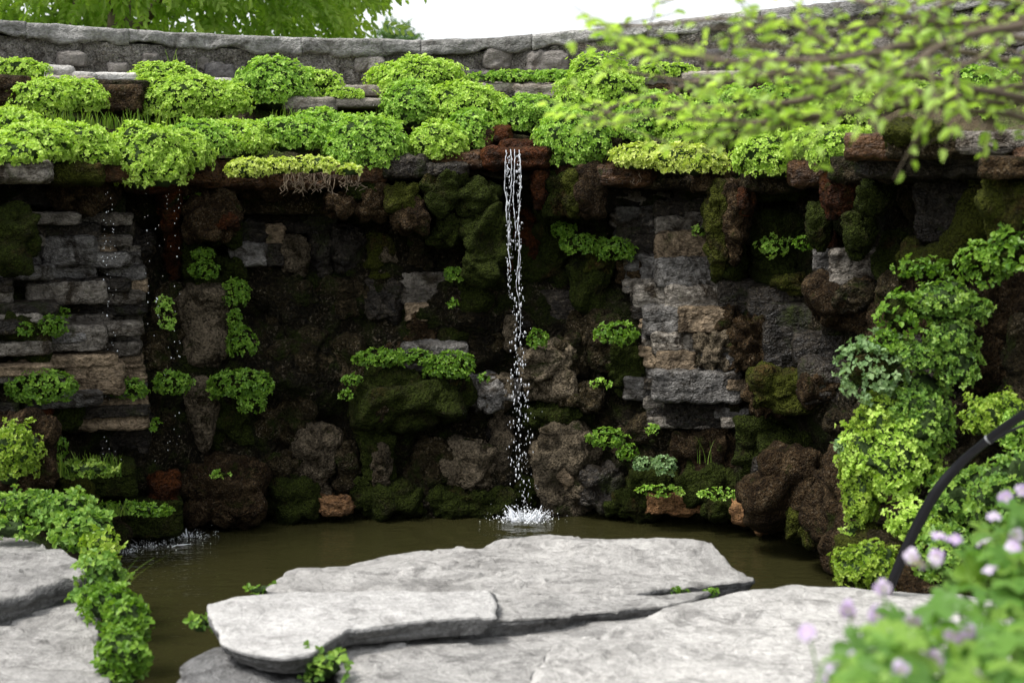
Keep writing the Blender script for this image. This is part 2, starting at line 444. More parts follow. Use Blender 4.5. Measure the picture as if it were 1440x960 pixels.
def water_mat():
    m, n, l, b, out = new_mat('murky_olive_water')
    v = mapping(n, l, (1.0, 2.6, 1.0), rnd=False)
    f = noise(n, l, mapping(n, l, (1, 1, 1), rnd=False), 1.3, 4, 0.5)
    l.new(mix(n, l, f, (.018, .0172, .006), (.028, .0265, .0095)), b.inputs['Base Color'])
    b.inputs['Roughness'].default_value = 0.03
    b.inputs['IOR'].default_value = 1.333
    b.inputs['Specular IOR Level'].default_value = 0.5
    w = noise(n, l, v, 5.5, 3, 0.55, 0.3); w2 = noise(n, l, v, 16, 2, 0.5)
    bp = n.new('ShaderNodeBump'); bp.inputs['Strength'].default_value = 0.22; bp.inputs['Distance'].default_value = 0.05
    l.new(math_n(n, l, 'ADD', w, math_n(n, l, 'MULTIPLY', w2, 0.35)), bp.inputs['Height'])
    l.new(bp.outputs[0], b.inputs['Normal'])
    return m
M['water'] = water_mat()
m, n, l, b, out = new_mat('falling_water')
b.inputs['Base Color'].default_value = (.92, .95, 1, 1); b.inputs['Roughness'].default_value = .12
b.inputs['Transmission Weight'].default_value = .4; b.inputs['IOR'].default_value = 1.333
M['fall'] = m
m, n, l, b, out = new_mat('white_foam')
b.inputs['Base Color'].default_value = (.88, .91, .95, 1); b.inputs['Roughness'].default_value = .3
M['foam'] = m

# ------------------------------------------------------------------ the lie of the land
def yarc(px):        # distance of the grotto's foot along the concave wall
    return np.interp(px, [-300, 0, 160, 300, 500, 735, 900, 1000, 1080, 1170, 1250, 1340, 1440, 1700],
                     [7.4, 8.1, 8.75, 9.2, 9.48, 9.58, 9.45, 9.25, 8.95, 8.35, 7.75, 7.2, 6.8, 6.1])
def ypar(px):        # distance of the parapet
    return np.interp(px, [-400, 0, 300, 600, 800, 1000, 1200, 1440, 1800], [8.6, 9.6, 10.4, 10.75, 10.65, 10.3, 9.8, 9.0, 7.9])
def rec(z):          # how far the face is hollowed behind its foot
    return np.interp(z, [-1, 0, .35, .7, 1.1, 1.5, 1.9, 2.15, 2.3, 2.45], [-.1, 0, .03, .12, .24, .38, .52, .58, .55, .3])
def wp(px, py, off=0.0):      # the point of the hollowed face that shows at a picture point
    z = 1.0
    for _ in range(8):
        Y = yarc(px) + rec(z)
        p = at(px, py, Y); z = float(np.clip(p[2], -.3, 2.45))
    return at(px, py, Y - off)
def ter(px, py, off=0.0):     # the planted terrace between the lip and the parapet
    f = np.clip((238 - py) / (238 - 105), -0.15, 1.0)
    Y = yarc(px) * (1 - f) + (ypar(px) - 0.25) * f
    return at(px, py, Y - off)
def facing(p):
    return -math.asin(p[0] / math.hypot(p[0], p[1]))

# ground: one sheet with the pool hollowed into it, reaching the horizon
XW = np.array([(px - 720) / FPX * yarc(px) for px in range(-300, 1701, 20)])
YW = np.array([yarc(px) for px in range(-300, 1701, 20)])
def land(x, y):
    wall = np.interp(x, XW, YW)
    z = np.full(x.shape, -0.55)
    z = np.where(x < -2.0, np.maximum(z, -0.55 + 0.75 * sstep(-2.0, -2.9, x)), z)         # left bank
    rx = np.interp(y, [3, 5, 6, 7, 8, 9], [1.6, 2.0, 2.05, 1.95, 1.9, 1.9])
    z = np.maximum(z, -0.55 + 0.95 * sstep(0, 0.9, x - rx))                                # right bank
    z = np.maximum(z, -0.55 + 0.95 * sstep(4.9, 4.2, y))                                   # near shore
    z = np.maximum(z, 0.4 + 0.5 * sstep(0.4, 1.2, x) * sstep(4.2, 3.4, y) - 5 * (y > 4.6))
    up = sstep(0.75, 1.5, y - wall)
    z = z * (1 - up) + 2.72 * up
    far = sstep(25, 200, np.hypot(x, y))
    return z + 0.03 * fbm(np.stack([x * 1.7, y * 1.7, x * 0], -1).reshape(-1, 3), 4, 5).reshape(x.shape) + far * 1.5
gx = np.concatenate([-np.geomspace(900, 6.2, 22), np.arange(-6, 6.01, 0.13), np.geomspace(6.2, 900, 22)])
gy = np.concatenate([-np.geomspace(600, 3.2, 16), np.arange(-3, 14.01, 0.14), np.geomspace(14.3, 1200, 26)])
GX, GY = np.meshgrid(gx, gy, indexing='ij')
V = np.stack([GX, GY, land(GX, GY)], -1).reshape(-1, 3)
M['ground'] = rock_mat('earth_and_grass', (.04, .03, .018), (.075, .06, .03), (.05, .035, .02), moss=.45, cmoss=(.05, .075, .014), rough=.95, bump=.8, strat=1, scale=.7)
obj('ground', V, grid_faces(len(gx), len(gy)), M['ground'], centre=False, kind='structure')

# pool water: real ripples, rings spreading from where the fall lands
wx = np.linspace(-3.6, 3.0, 240); wy = np.linspace(3.9, 10.4, 240)
WX, WY = np.meshgrid(wx, wy, indexing='ij')
q = np.stack([WX.ravel() * 3.2, WY.ravel() * 6.0, WX.ravel() * 0], 1)
FALL = np.array((at(738, 730, 9.42)[0], 9.42, 0.0))
r = np.hypot(WX - FALL[0], WY - FALL[1] + 0.1).ravel()
wz = 0.0022 * fbm(q, 3, 11) + 0.006 * np.exp(-r * 1.6) * np.sin(r * 34) + 0.0012 * np.exp(-r * .4) * np.sin(r * 26 + 2 * fbm(q * .4, 2, 3))
obj('water', np.stack([WX.ravel(), WY.ravel(), wz], 1), grid_faces(240, 240), M['water'], centre=False, kind='structure')

# ------------------------------------------------------------------ grotto wall
wall = thing('grotto_wall', (0.0, 9.9, 0.0), 'dark wet grotto wall of mossy layered stones below the planted ledge', 'rock wall')
PX = np.arange(-260, 1660, 5.0); ZZ = np.arange(-0.3, 2.46, 0.03)
A, B = np.meshgrid(PX, ZZ, indexing='ij')
Yb = yarc(A) + rec(B) - 0.02 + 0.13 * sstep(1.0, .6, B)
Xb = (A - 720) / FPX * Yb * 1.003
P = np.stack([Xb, Yb, B], -1).reshape(-1, 3)
f1, f2 = worley(P * np.array((3.0, 3.0, 4.2)), 3)
d = 0.16 * fbm(P * 2.2, 5, 2, .58) + 0.13 * (0.55 - f1) + 0.03 * fbm(P * 14, 4, 8, .6)
dirv = nrm(P * np.array((1, 1, 0)))
P = P - dirv * d[:, None]
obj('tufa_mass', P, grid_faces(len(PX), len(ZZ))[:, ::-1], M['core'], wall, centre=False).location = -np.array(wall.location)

_ks = [100]
def stone(x0, y0, x1, y1, mat, off=0.0, depth=None, parent=None, pos=None, p=5.0, amp=.18, freq=None, facet=0.0, strata=0.0, hang=0.0, tilt=0.0, name='stone', res=None, layer=None, back=.55, **kw):
    """a stone filling a picture rectangle on the hollowed face, standing `off` metres proud of it"""
    _ks[0] += 1
    cx, cy = (x0 + x1) / 2, (y0 + y1) / 2
    off = off - .17 * float(sstep(520, 640, cy)) * float(sstep(1150, 1050, cx))
    if y0 < 300 and pos is None and mat in ('browncrust', 'moss', 'moss2', 'rust'): off = off + .36
    c = wp(cx, cy, off) if pos is None else pos
    k = c[1] / FPX * 1.005
    hx, hz = (x1 - x0) / 2 * k, (y1 - y0) / 2 * k
    hy = depth if depth is not None else min(max(0.13, 0.8 * min(hx, hz * 2)), 0.3)
    s = min(hx, hz)
    V, F = rock_shape((hx, hy, hz), _ks[0], p, amp * s, freq or 1.0 / max(s, 0.03), facet * s, strata, layer or max(0.028, hz * 0.5), hang, res or max(0.019, s / 8.5), tilt)
    F = F[V[F].mean(1)[:, 1] < hy * back]
    V = rotz(V, facing(c)) + c + np.array((0, hy * 0.75, 0)) * 1.0
    return obj(name, V, F, M[mat], wall if parent is None else parent, **kw)

# hand-set stones, read off the face: x0, y0, x1, y1, material, proud, style
L_, K_, H_ = 'layered', 'lump', 'hanging'
STONES = [
 # left: layered limestone
 (56, 334, 124, 372, 'blue', .2, L_), (116, 332, 153, 370, 'tan', .21, L_),
 (-20, 290, 44, 384, 'moss', .16, K_), (152, 318, 212, 372, 'dark', .08, K_), (186, 336, 210, 362, 'paletufa', .11, K_),
 (34, 398, 140, 428, 'grey', .2, L_),
 (62, 458, 140, 494, 'grey', .26, L_),
 (-10, 446, 60, 512, 'moss', .24, K_), (86, 512, 164, 556, 'tan', .27, L_), (170, 470, 230, 540, 'tufa', .1, K_),
 (100, 560, 198, 604, 'tan', .24, L_), (34, 566, 110, 610, 'moss', .22, K_), (-14, 520, 44, 600, 'tufa', .2, K_), (38, 570, 66, 592, 'rust', .27, K_),
 (70, 604, 200, 660, 'dark', .02, L_), (186, 560, 250, 640, 'tufa', .06, K_),
 # the rusty drip and the mossy pillar
 (218, 248, 250, 320, 'rust', -.02, K_), (226, 300, 252, 396, 'rust', .08, K_), (250, 272, 330, 340, 'browncrust', .17, K_), (286, 300, 334, 352, 'moss', .2, K_), (244, 338, 300, 402, 'moss', .15, K_),
 (292, 296, 330, 330, 'rust', .23, K_), (246, 392, 322, 520, 'paletufa', .2, 'mossy'), (256, 388, 326, 470, 'moss', .17, K_), (252, 530, 308, 642, 'paletufa', .2, 'mossyhang'), (290, 538, 350, 640, 'moss', .15, K_),
 (300, 360, 342, 400, 'moss', .14, K_), (205, 400, 250, 520, 'tufa', .09, K_),
 # upper middle blocks in the hollow
 (328, 312, 368, 346, 'dark', .1, L_), (366, 316, 396, 352, 'tan', .07, L_), (322, 342, 370, 374, 'blue', .1, L_), (366, 344, 392, 372, 'dark', .08, L_), (386, 330, 430, 384, 'paletufa', .11, K_),
 (338, 268, 472, 300, 'tufa', .16, L_), (464, 312, 508, 388, 'dark', .1, K_), (430, 318, 468, 392, 'dark', .04, K_), (396, 296, 470, 326, 'dark', .03, L_),
 (498, 258, 548, 312, 'browncrust', .24, K_), (536, 254, 592, 304, 'moss2', .26, K_), (552, 280, 604, 332, 'browncrust', .24, K_), (452, 268, 504, 304, 'browncrust', .2, K_), (586, 236, 652, 304, 'moss', .26, H_), (478, 252, 530, 284, 'moss', .22, K_),
 (514, 328, 556, 398, 'moss2', .16, K_), (530, 340, 556, 372, 'paletufa', .18, K_), (572, 328, 608, 384, 'tufa', .15, K_), (574, 326, 604, 350, 'moss', .18, K_), (604, 296, 650, 352, 'moss', .12, K_),
 (556, 384, 652, 412, 'grey', .07, L_), (566, 408, 640, 428, 'grey', .07, L_), (570, 426, 606, 450, 'tan', .07, L_), (506, 396, 570, 450, 'dark', .1, K_), (440, 392, 520, 452, 'tufa', .07, K_),
 (650, 284, 716, 400, 'moss', .2, K_), (640, 250, 700, 300, 'moss', .24, K_), (700, 300, 760, 424, 'rust', .12, H_), (714, 336, 748, 420, 'moss', .16, K_), (746, 232, 772, 294, 'rust', .26, H_), (762, 240, 802, 304, 'moss', .2, K_),
 (738, 300, 800, 420, 'moss', .1, K_), (612, 380, 700, 500, 'moss', .08, K_), (660, 398, 724, 500, 'tufa', .06, K_), (704, 440, 728, 500, 'paletufa', .09, K_),
 (789, 238, 826, 308, 'moss2', .3, H_), (808, 232, 856, 310, 'browncrust', .3, H_),
 (796, 330, 874, 448, 'moss', .26, H_), (820, 338, 862, 390, 'moss2', .29, K_), (866, 362, 912, 402, 'browncrust', .22, K_), (874, 362, 900, 382, 'paletufa', .25, K_),
 # right: layered limestone
 (846, 262, 940, 300, 'dark', .05, L_), (868, 292, 930, 336, 'blue', .08, L_), (924, 282, 1000, 310, 'dark', .1, L_), (926, 306, 1000, 330, 'grey', .13, L_), (888, 330, 940, 366, 'dark', .1, L_), (926, 326, 1006, 364, 'tan', .16, L_),
 (884, 360, 950, 404, 'blue', .14, L_), (926, 362, 1016, 402, 'blue', .19, L_), (894, 400, 960, 436, 'grey', .15, L_), (940, 402, 1026, 438, 'grey', .16, L_),
 (908, 432, 968, 470, 'blue', .2, L_), (958, 434, 1022, 466, 'tan', .23, L_), (920, 468, 980, 498, 'grey', .18, L_), (926, 494, 980, 524, 'tan', .18, L_), (980, 468, 1042, 524, 'paletufa', .2, 'knob'),
 (922, 522, 1046, 566, 'blue', .27, L_), (940, 562, 1050, 602, 'dark', .12, L_), (880, 530, 930, 562, 'blue', .12, L_), (1010, 430, 1040, 470, 'browncrust', .2, K_),
 (992, 254, 1034, 392, 'moss2', .3, H_), (1016, 250, 1058, 372, 'browncrust', .28, H_), (1040, 262, 1064, 304, 'rust', .3, K_), (1000, 340, 1056, 396, 'moss', .28, K_),
 (1062, 300, 1140, 400, 'moss', .1, K_), (1092, 384, 1144, 414, 'moss2', .17, K_), (1136, 288, 1178, 352, 'moss', .18, H_), (1146, 326, 1188, 358, 'rust', .18, K_), (1188, 292, 1236, 364, 'moss', .22, H_), (1060, 404, 1140, 450, 'dark', .08, L_),
 (1158, 244, 1222, 304, 'rust', .28, H_), (1206, 256, 1266, 304, 'moss', .25, H_), (1176, 352, 1262, 402, 'grey', .16, L_), (1150, 352, 1190, 380, 'blue', .14, L_), (1142, 388, 1264, 468, 'browncrust', .3, K_), (1180, 396, 1250, 440, 'tufa', .33, K_),
 (1034, 448, 1110, 526, 'browncrust', .2, 'knob'), (1082, 430, 1152, 520, 'dark', .1, L_), (1058, 516, 1182, 584, 'moss2', .34, K_), (1056, 530, 1130, 586, 'browncrust', .34, 'knob'), (1130, 520, 1190, 572, 'browncrust', .26, K_),
 (1272, 340, 1330, 392, 'moss2', .26, K_), (1236, 320, 1290, 400, 'moss', .1, K_), (1300, 250, 1400, 340, 'dark', .1, L_), (1310, 290, 1350, 330, 'grey', .15, K_), (1270, 240, 1340, 300, 'tufa', .06, K_),
 (1388, 240, 1470, 372, 'moss2', .42, H_), (1392, 222, 1460, 250, 'browncrust', .42, L_), (1360, 380, 1460, 560, 'browncrust', .25, K_), (1420, 440, 1500, 640, 'tufa', .3, K_),
 # middle and foot
 (484, 512, 648, 612, 'moss', .34, 'bigmoss'), (490, 540, 560, 640, 'moss', .36, H_), (524, 556, 548, 596, 'tufa', .45, K_), (564, 484, 656, 522, 'blue', .2, L_), (586, 512, 660, 580, 'tufa', .26, K_),
 (648, 528, 732, 582, 'blue', .2, K_), (676, 524, 726, 584, 'paletufa', .24, H_), (724, 486, 812, 562, 'paletufa', .22, K_), (770, 470, 832, 540, 'tufa', .2, K_), (790, 540, 850, 580, 'tufa', .2, K_), (730, 566, 830, 606, 'moss', .16, K_),
 (800, 440, 880, 520, 'tufa', .14, K_), (852, 470, 924, 560, 'moss', .12, K_),
 (404, 596, 470, 704, 'paletufa', .2, K_), (462, 616, 506, 700, 'tufa', .2, K_), (500, 608, 564, 690, 'moss', .28, H_), (520, 622, 548, 690, 'paletufa', .31, K_), (566, 612, 640, 690, 'tufa', .2, K_), (622, 616, 696, 700, 'paletufa', .21, K_), (686, 586, 724, 690, 'paletufa', .22, H_),
 (748, 596, 846, 730, 'paletufa', .24, K_), (770, 610, 830, 700, 'tan', .2, K_), (816, 652, 878, 722, 'dark', .27, K_), (700, 640, 762, 730, 'moss', .12, K_),
 (440, 700, 498, 728, 'orange', .3, 'flaky'), (484, 676, 610, 734, 'moss', .26, K_), (590, 680, 720, 734, 'moss', .25, K_), (366, 676, 446, 736, 'moss', .25, K_), (320, 640, 420, 700, 'tufa', .18, K_), (340, 560, 440, 640, 'tufa', .12, K_),
 (346, 450, 440, 560, 'tufa', .06, K_), (430, 470, 520, 560, 'tufa', .08, K_), (340, 380, 440, 460, 'core', .06, K_),
 (866, 580, 960, 660, 'tufa', .16, K_), (950, 600, 1060, 690, 'browncrust', .2, K_), (880, 650, 960, 720, 'moss', .25, K_), (1040, 580, 1110, 680, 'moss', .26, K_), (850, 690, 940, 732, 'moss', .3, K_), (960, 660, 1050, 720, 'moss', .3, K_),
]
def styled(row, parent=None, name='stone', pos=None, **kw):
    x0, y0, x1, y1, m_, off, st = row
    if st == L_ and pos is None: x0 -= 4; x1 += 4; y0 -= 1.5; y1 += 1.5
    if st == L_:  return stone(x0, y0, x1, y1, m_, off, p=10, amp=.16, facet=.12, strata=.020, layer=rng.uniform(.03, .055), tilt=rng.normal(0, .015), parent=parent, name=name, pos=pos, **kw)
    if pos is None and y0 > 300 and st in (K_, H_): off *= .74 + .2 * float(sstep(540, 600, y0))
    if st == K_:  return stone(x0, y0, x1, y1, m_, off, p=3.0, amp=.42, facet=.40, parent=parent, name=name, pos=pos, **kw)
    if st == H_:  return stone(x0, y0, x1, y1, m_, off, p=3.0, amp=.42, facet=.36, hang=.35, parent=parent, name=name, pos=pos, **kw)
    if st == 'mossy': return stone(x0, y0, x1, y1, m_, off, p=3.2, amp=.32, facet=.25, parent=parent, name=name, pos=pos, **kw)
    if st == 'mossyhang': return stone(x0, y0, x1, y1, m_, off, p=2.6, amp=.28, facet=.15, hang=.6, parent=parent, name=name, pos=pos, **kw)
    if st == 'knob': return stone(x0, y0, x1, y1, m_, off, p=4.0, amp=.3, freq=22, facet=.5, parent=parent, name=name, pos=pos, **kw)
    if st == 'flaky': return stone(x0, y0, x1, y1, m_, off, p=4.0, amp=.3, freq=20, facet=.2, strata=.03, parent=parent, name=name, pos=pos, **kw)
    return stone(x0, y0, x1, y1, m_, off, p=3, amp=.38, facet=.3, parent=parent, name=name, pos=pos, **kw)
# thin limestone beds at the left, broken into blocks; some beds jut, some are eaten back
y_ = 300.0
while y_ < 604:
    h_ = rng.uniform(9, 19); x_ = -190 + rng.uniform(0, 30); jut = rng.uniform(-.08, .09); rm = rng.choice(['grey', 'blue', 'tan', 'dark'], p=[.38, .22, .22, .18] if y_ > 400 else [.24, .18, .12, .46])
    xr = np.interp(y_, [300, 400, 470, 560, 610], [165, 190, 175, 190, 215])
    while x_ < xr:
        w_ = rng.uniform(60, 190)
        m_ = rng.choice(['grey', 'blue', 'tan', 'dark'], p=[.36, .22, .14 + .1 * (y_ > 480), .28 - .1 * (y_ > 480)])
        if rng.random() < .75: m_ = rm
        STONES.append((x_, y_, min(x_ + w_, xr + 12), y_ + h_, m_, .08 + jut + .10 * (y_ - 300) / 300 + rng.uniform(-.02, .02), L_))
        x_ += w_
    y_ += h_
y_ = 268.0
while y_ < 600:
    h_ = rng.uniform(10, 20); jut = rng.uniform(-.06, .05); x_ = np.interp(y_, [268, 400, 470, 560], [862, 884, 905, 915]) + rng.uniform(-8, 8)
    xr = np.interp(y_, [268, 340, 470, 600], [1000, 1010, 1035, 1050])
    while x_ < xr:
        w_ = rng.uniform(50, 130)
        STONES.append((x_, y_, min(x_ + w_, xr + 10), y_ + h_, rng.choice(['grey', 'blue', 'tan', 'dark'], p=[.36, .28, .14, .22]), .06 + jut + .06 * (y_ - 268) / 300, L_))
        x_ += w_
    y_ += h_
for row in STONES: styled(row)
# smaller stones that fill the courses between them
cnt = 0
for gy_ in range(262, 735, 34):
    gx_ = -20 + rng.integers(0, 40)
    while gx_ < 1300:
        w_, h_ = rng.uniform(60, 130), rng.uniform(36, 66)
        x_, y_ = gx_ + w_ / 2, gy_ + rng.uniform(-8, 8)
        cov = any(r_[0] - 6 < x_ < r_[2] + 6 and r_[1] - 6 < y_ < r_[3] + 6 for r_ in STONES)
        if not cov and cnt < 60 and y_ < 700:
            m_ = rng.choice(['dark', 'tufa', 'core', 'moss', 'browncrust', 'dark'])
            styled((x_ - w_ / 2, y_ - h_ / 2, x_ + w_ / 2, y_ + h_ / 2, m_, rng.uniform(-.06, .03), L_ if m_ == 'dark' else K_)); cnt += 1
        gx_ += w_ * rng.uniform(.8, 1.1)
# the lip: flat iron-stained stones jutting over the hollow
LIP = [(-240, 226, -140, 262, 'lip', .24), (-150, 230, -50, 260, 'tufa', .26), (1250, 218, 1360, 256, 'tufa', .2), (1350, 214, 1460, 250, 'dark', .2), (1450, 208, 1580, 246, 'lip', .22), (-60, 228, 52, 256, 'grey', .28), (48, 226, 130, 262, 'moss2', .24), (112, 236, 190, 262, 'lip', .27), (160, 238, 232, 262, 'rust', .28), (228, 226, 300, 266, 'lip', .24), (262, 232, 366, 268, 'lip', .27), (350, 238, 470, 270, 'lip', .25),
       (446, 230, 540, 262, 'lip', .25), (520, 214, 600, 250, 'dark', .26), (572, 224, 660, 246, 'dark', .25), (596, 206, 700, 230, 'lip', .24), (676, 206, 776, 234, 'rust', .33), (744, 206, 792, 222, 'rust', .3), (778, 220, 850, 246, 'lip', .24),
       (836, 228, 930, 262, 'lip', .27), (900, 238, 1000, 270, 'tufa', .24), (980, 236, 1064, 268, 'browncrust', .25), (1050, 240, 1140, 268, 'tufa', .24), (1120, 226, 1200, 262, 'lip', .25), (1180, 214, 1260, 250, 'tufa', .26), (700, 196, 770, 214, 'rust', .22), (640, 176, 700, 210, 'lip', .1), (690, 176, 720, 204, 'rust', .14)]
for x0, y0, x1, y1, m_, off in LIP:
    jy = 0 if 676 <= x0 <= 750 else rng.uniform(-7, 6); y0 += jy; y1 += jy + rng.uniform(-3, 5); off += rng.uniform(-.10, .04)
    c = at((x0 + x1) / 2, (y0 + y1) / 2, yarc((x0 + x1) / 2) + .3 - off)
    stone(x0, y0, x1, y1, m_, pos=c, depth=.34, p=6, amp=.2, facet=.2, strata=.018, name='lip_stone', back=.97)
# terrace bed and the dry ledges on it
TPX = np.arange(-260, 1660, 12.0); TF = np.linspace(0.03, 1.08, 26)
A, B = np.meshgrid(TPX, TF, indexing='ij')
Yt = yarc(A) * (1 - B) + ypar(A) * B + 0.12
zt = 2.28 + np.interp(B, [-.1, 0, .25, .3, .6, .66, 1, 1.1], [-.25, 0, .12, .24, .40, .55, .68, .7])
P = np.stack([(A - 720) / FPX * Yt * 1.003, Yt, zt], -1).reshape(-1, 3)
P[:, 2] += 0.04 * fbm(P * 4, 4, 21)
obj('terrace_bed', P, grid_faces(len(TPX), len(TF)), M['ground'], wall, centre=False).location = -np.array(wall.location)
LEDGE = [(66, 92, 92, 110, 'ledgewhite', 0), (40, 92, 92, 112, 'ledgewhite', 0), (86, 101, 124, 117, 'ledgewhite', .02), (118, 102, 194, 116, 'ledgewhite', .0), (288, 110, 350, 122, 'ledgewhite', 0), (20, 106, 120, 124, 'ledge', .1), (100, 112, 200, 130, 'tufa', .14), (120, 118, 190, 160, 'browncrust', .1), (-40, 104, 30, 150, 'browncrust', .14),
         (392, 136, 470, 158, 'ledge', .1), (440, 138, 546, 152, 'ledge', .12), (470, 120, 548, 136, 'ledge', .04), (395, 122, 480, 138, 'ledge', .0), (642, 116, 742, 142, 'ledge', .06), (720, 118, 800, 142, 'ledge', .1), (650, 128, 760, 148, 'dark', .04), (770, 110, 840, 130, 'ledge', .0),
         (560, 130, 640, 160, 'tufa', .0), (905, 108, 1010, 128, 'ledge', .06), (960, 100, 1080, 116, 'ledge', .1), (1000, 112, 1100, 134, 'tufa', .08), (910, 118, 960, 148, 'browncrust', .06), (1080, 100, 1200, 130, 'tufa', .08), (1150, 90, 1300, 124, 'ledge', .1), (1240, 110, 1360, 150, 'browncrust', .12),
         (396, 152, 470, 172, 'dark', .02), (820, 190, 880, 236, 'tufa', .1)]
for x0, y0, x1, y1, m_, off in LEDGE:
    c = ter((x0 + x1) / 2, (y0 + y1) / 2, off - .14)
    stone(x0, y0, x1, y1, m_, pos=c, depth=.26, p=7, amp=.14, facet=.1, strata=.012, name='ledge_stone', back=.97)

# ------------------------------------------------------------------ parapet wall
par = thing('parapet_wall', (0.0, 10.8, 2.7), 'curved grey rubble parapet wall with a flat stone coping above the ledge', 'wall')
def topy(px): return np.interp(px, [-300, 0, 150, 300, 450, 600, 700, 800, 900, 1000, 1150, 1300, 1440, 1700], [8, 27, 38, 48, 54, 56, 52, 43, 33, 20, 4, -8, -18, -36])
def par_pt(px, dy, dz):
    """points on the parapet: distance back dy from its face, height dz under its top"""
    Y = ypar(px)
    cyv = -(topy(px) - 480) / FPX
    zt_ = CAMH + Y * (-SP + cyv * CP) / (CP + cyv * SP)
    X = (px - 720) / FPX * Y * 1.01
    sc_ = (Y + dy) / Y
    return np.stack([X * sc_, Y * sc_, zt_ - dz], -1)
ny, nz = 10, 14
S = np.arange(-300, 1720, 5.0)
A, B = np.meshgrid(S, np.linspace(0.10, 0.95, 46), indexing='ij')
P = par_pt(A.ravel(), 0 * A.ravel(), B.ravel())
f1, f2 = worley(P * np.array((3.2, 3.2, 4.5)), 9)
P = P - nrm(P * np.array((1, 1, 0))) * (0.04 * fbm(P * 7, 5, 4, .62) + 0.06 * (0.55 - f1))[:, None]
o = obj('mortar', P, grid_faces(len(S), 46), M['mortar'], par, centre=False); o.location = -np.array(par.location)
A, B = np.meshgrid(S, np.linspace(0.10, 0.95, 6), indexing='ij')
P = par_pt(A.ravel(), 0 * A.ravel() + .42, B.ravel())
o = obj('back_face', P, grid_faces(len(S), 6)[:, ::-1], M['mortar'], par, centre=False); o.location = -np.array(par.location)
JO = [-300, -90, 56, 196, 432, 596, 748, 905, 1060, 1230, 1400, 1560, 1700]
for i in range(len(JO) - 1):
    nseg = int((JO[i + 1] - JO[i]) / 4)
    Bx, F = box_grid(nseg, 12, 6)
    v = Bx.copy(); ay = np.abs(Bx[:, 1:]); v[:, 1:] *= ((ay.max(1) + 1e-9) / ((ay ** 12).sum(1) ** (1 / 12.0) + 1e-9))[:, None]
    hgt = 0.115 + rng.uniform(-.006, .006)
    px = (JO[i] + JO[i + 1]) / 2 + v[:, 0] * ((JO[i + 1] - JO[i]) / 2 - 0.05)
    P = par_pt(px, 0.19 + v[:, 1] * 0.235, hgt / 2 - v[:, 2] * hgt / 2 + rng.uniform(-.003, .003))
    lo = np.clip(-v[:, 2], 0, 1)
    P[:, 2] += 0.042 * lo * fbm(P * np.array((5, 5, 1)) + i, 4, 40 + i) + 0.006 * fbm(P * 12, 3, 60 + i)
    P = P + nrm(P * np.array((1, 1, 0))) * (0.022 * fbm(P * np.array((8, 8, 10)), 4, 80 + i))[:, None]
    obj('coping_stone', P, F, M['coping'], par)
x = -60.0; row = 0
for row in range(3):
    x = -60.0 + 20 * row
    while x < 1500:
        w_, h_ = rng.uniform(22, 62), rng.uniform(16, 28)
        if rng.random() < (.15, .3, .35)[row]:
            dz = .17 + row * .12 + rng.uniform(-.02, .03)
            c = par_pt(np.array([x + w_ / 2]), np.array([rng.uniform(.04, .058)]), np.array([dz]))[0]
            k = c[1] / FPX
            V, F = rock_shape((w_ / 2 * k, .07, h_ / 2 * k), 400 + int(x) + row * 2000, 4.2, .016, 12, .014, res=.018, tilt=rng.normal(0, .2))
            obj('rubble_stone', rotz(V, facing(c)) + c, F, M[rng.choice(['rubble', 'rubble', 'rubbledark'])], par)
        x += w_ + rng.uniform(4, 26)
# the dark boulder-like stones that show at the foot of the face
for px, py, w_, h_ in [(310, 102, 44, 26), (580, 98, 46, 32), (165, 96, 30, 16), (520, 92, 44, 26), (700, 84, 40, 30), (665, 108, 22, 20), (770, 88, 60, 34), (210, 84, 24, 16), (100, 84, 40, 20)]:
    c = at(px, py, float(ypar(px)) + .04); k = c[1] / FPX
    V, F = rock_shape((w_ / 2 * k, .08, h_ / 2 * k), 900 + px, 4.0, .016, 10, .014, res=.016)
    obj('rubble_stone', rotz(V, facing(c)) + c, F, M['rubbledark' if px in (310, 580, 665) else 'rubble'], par)

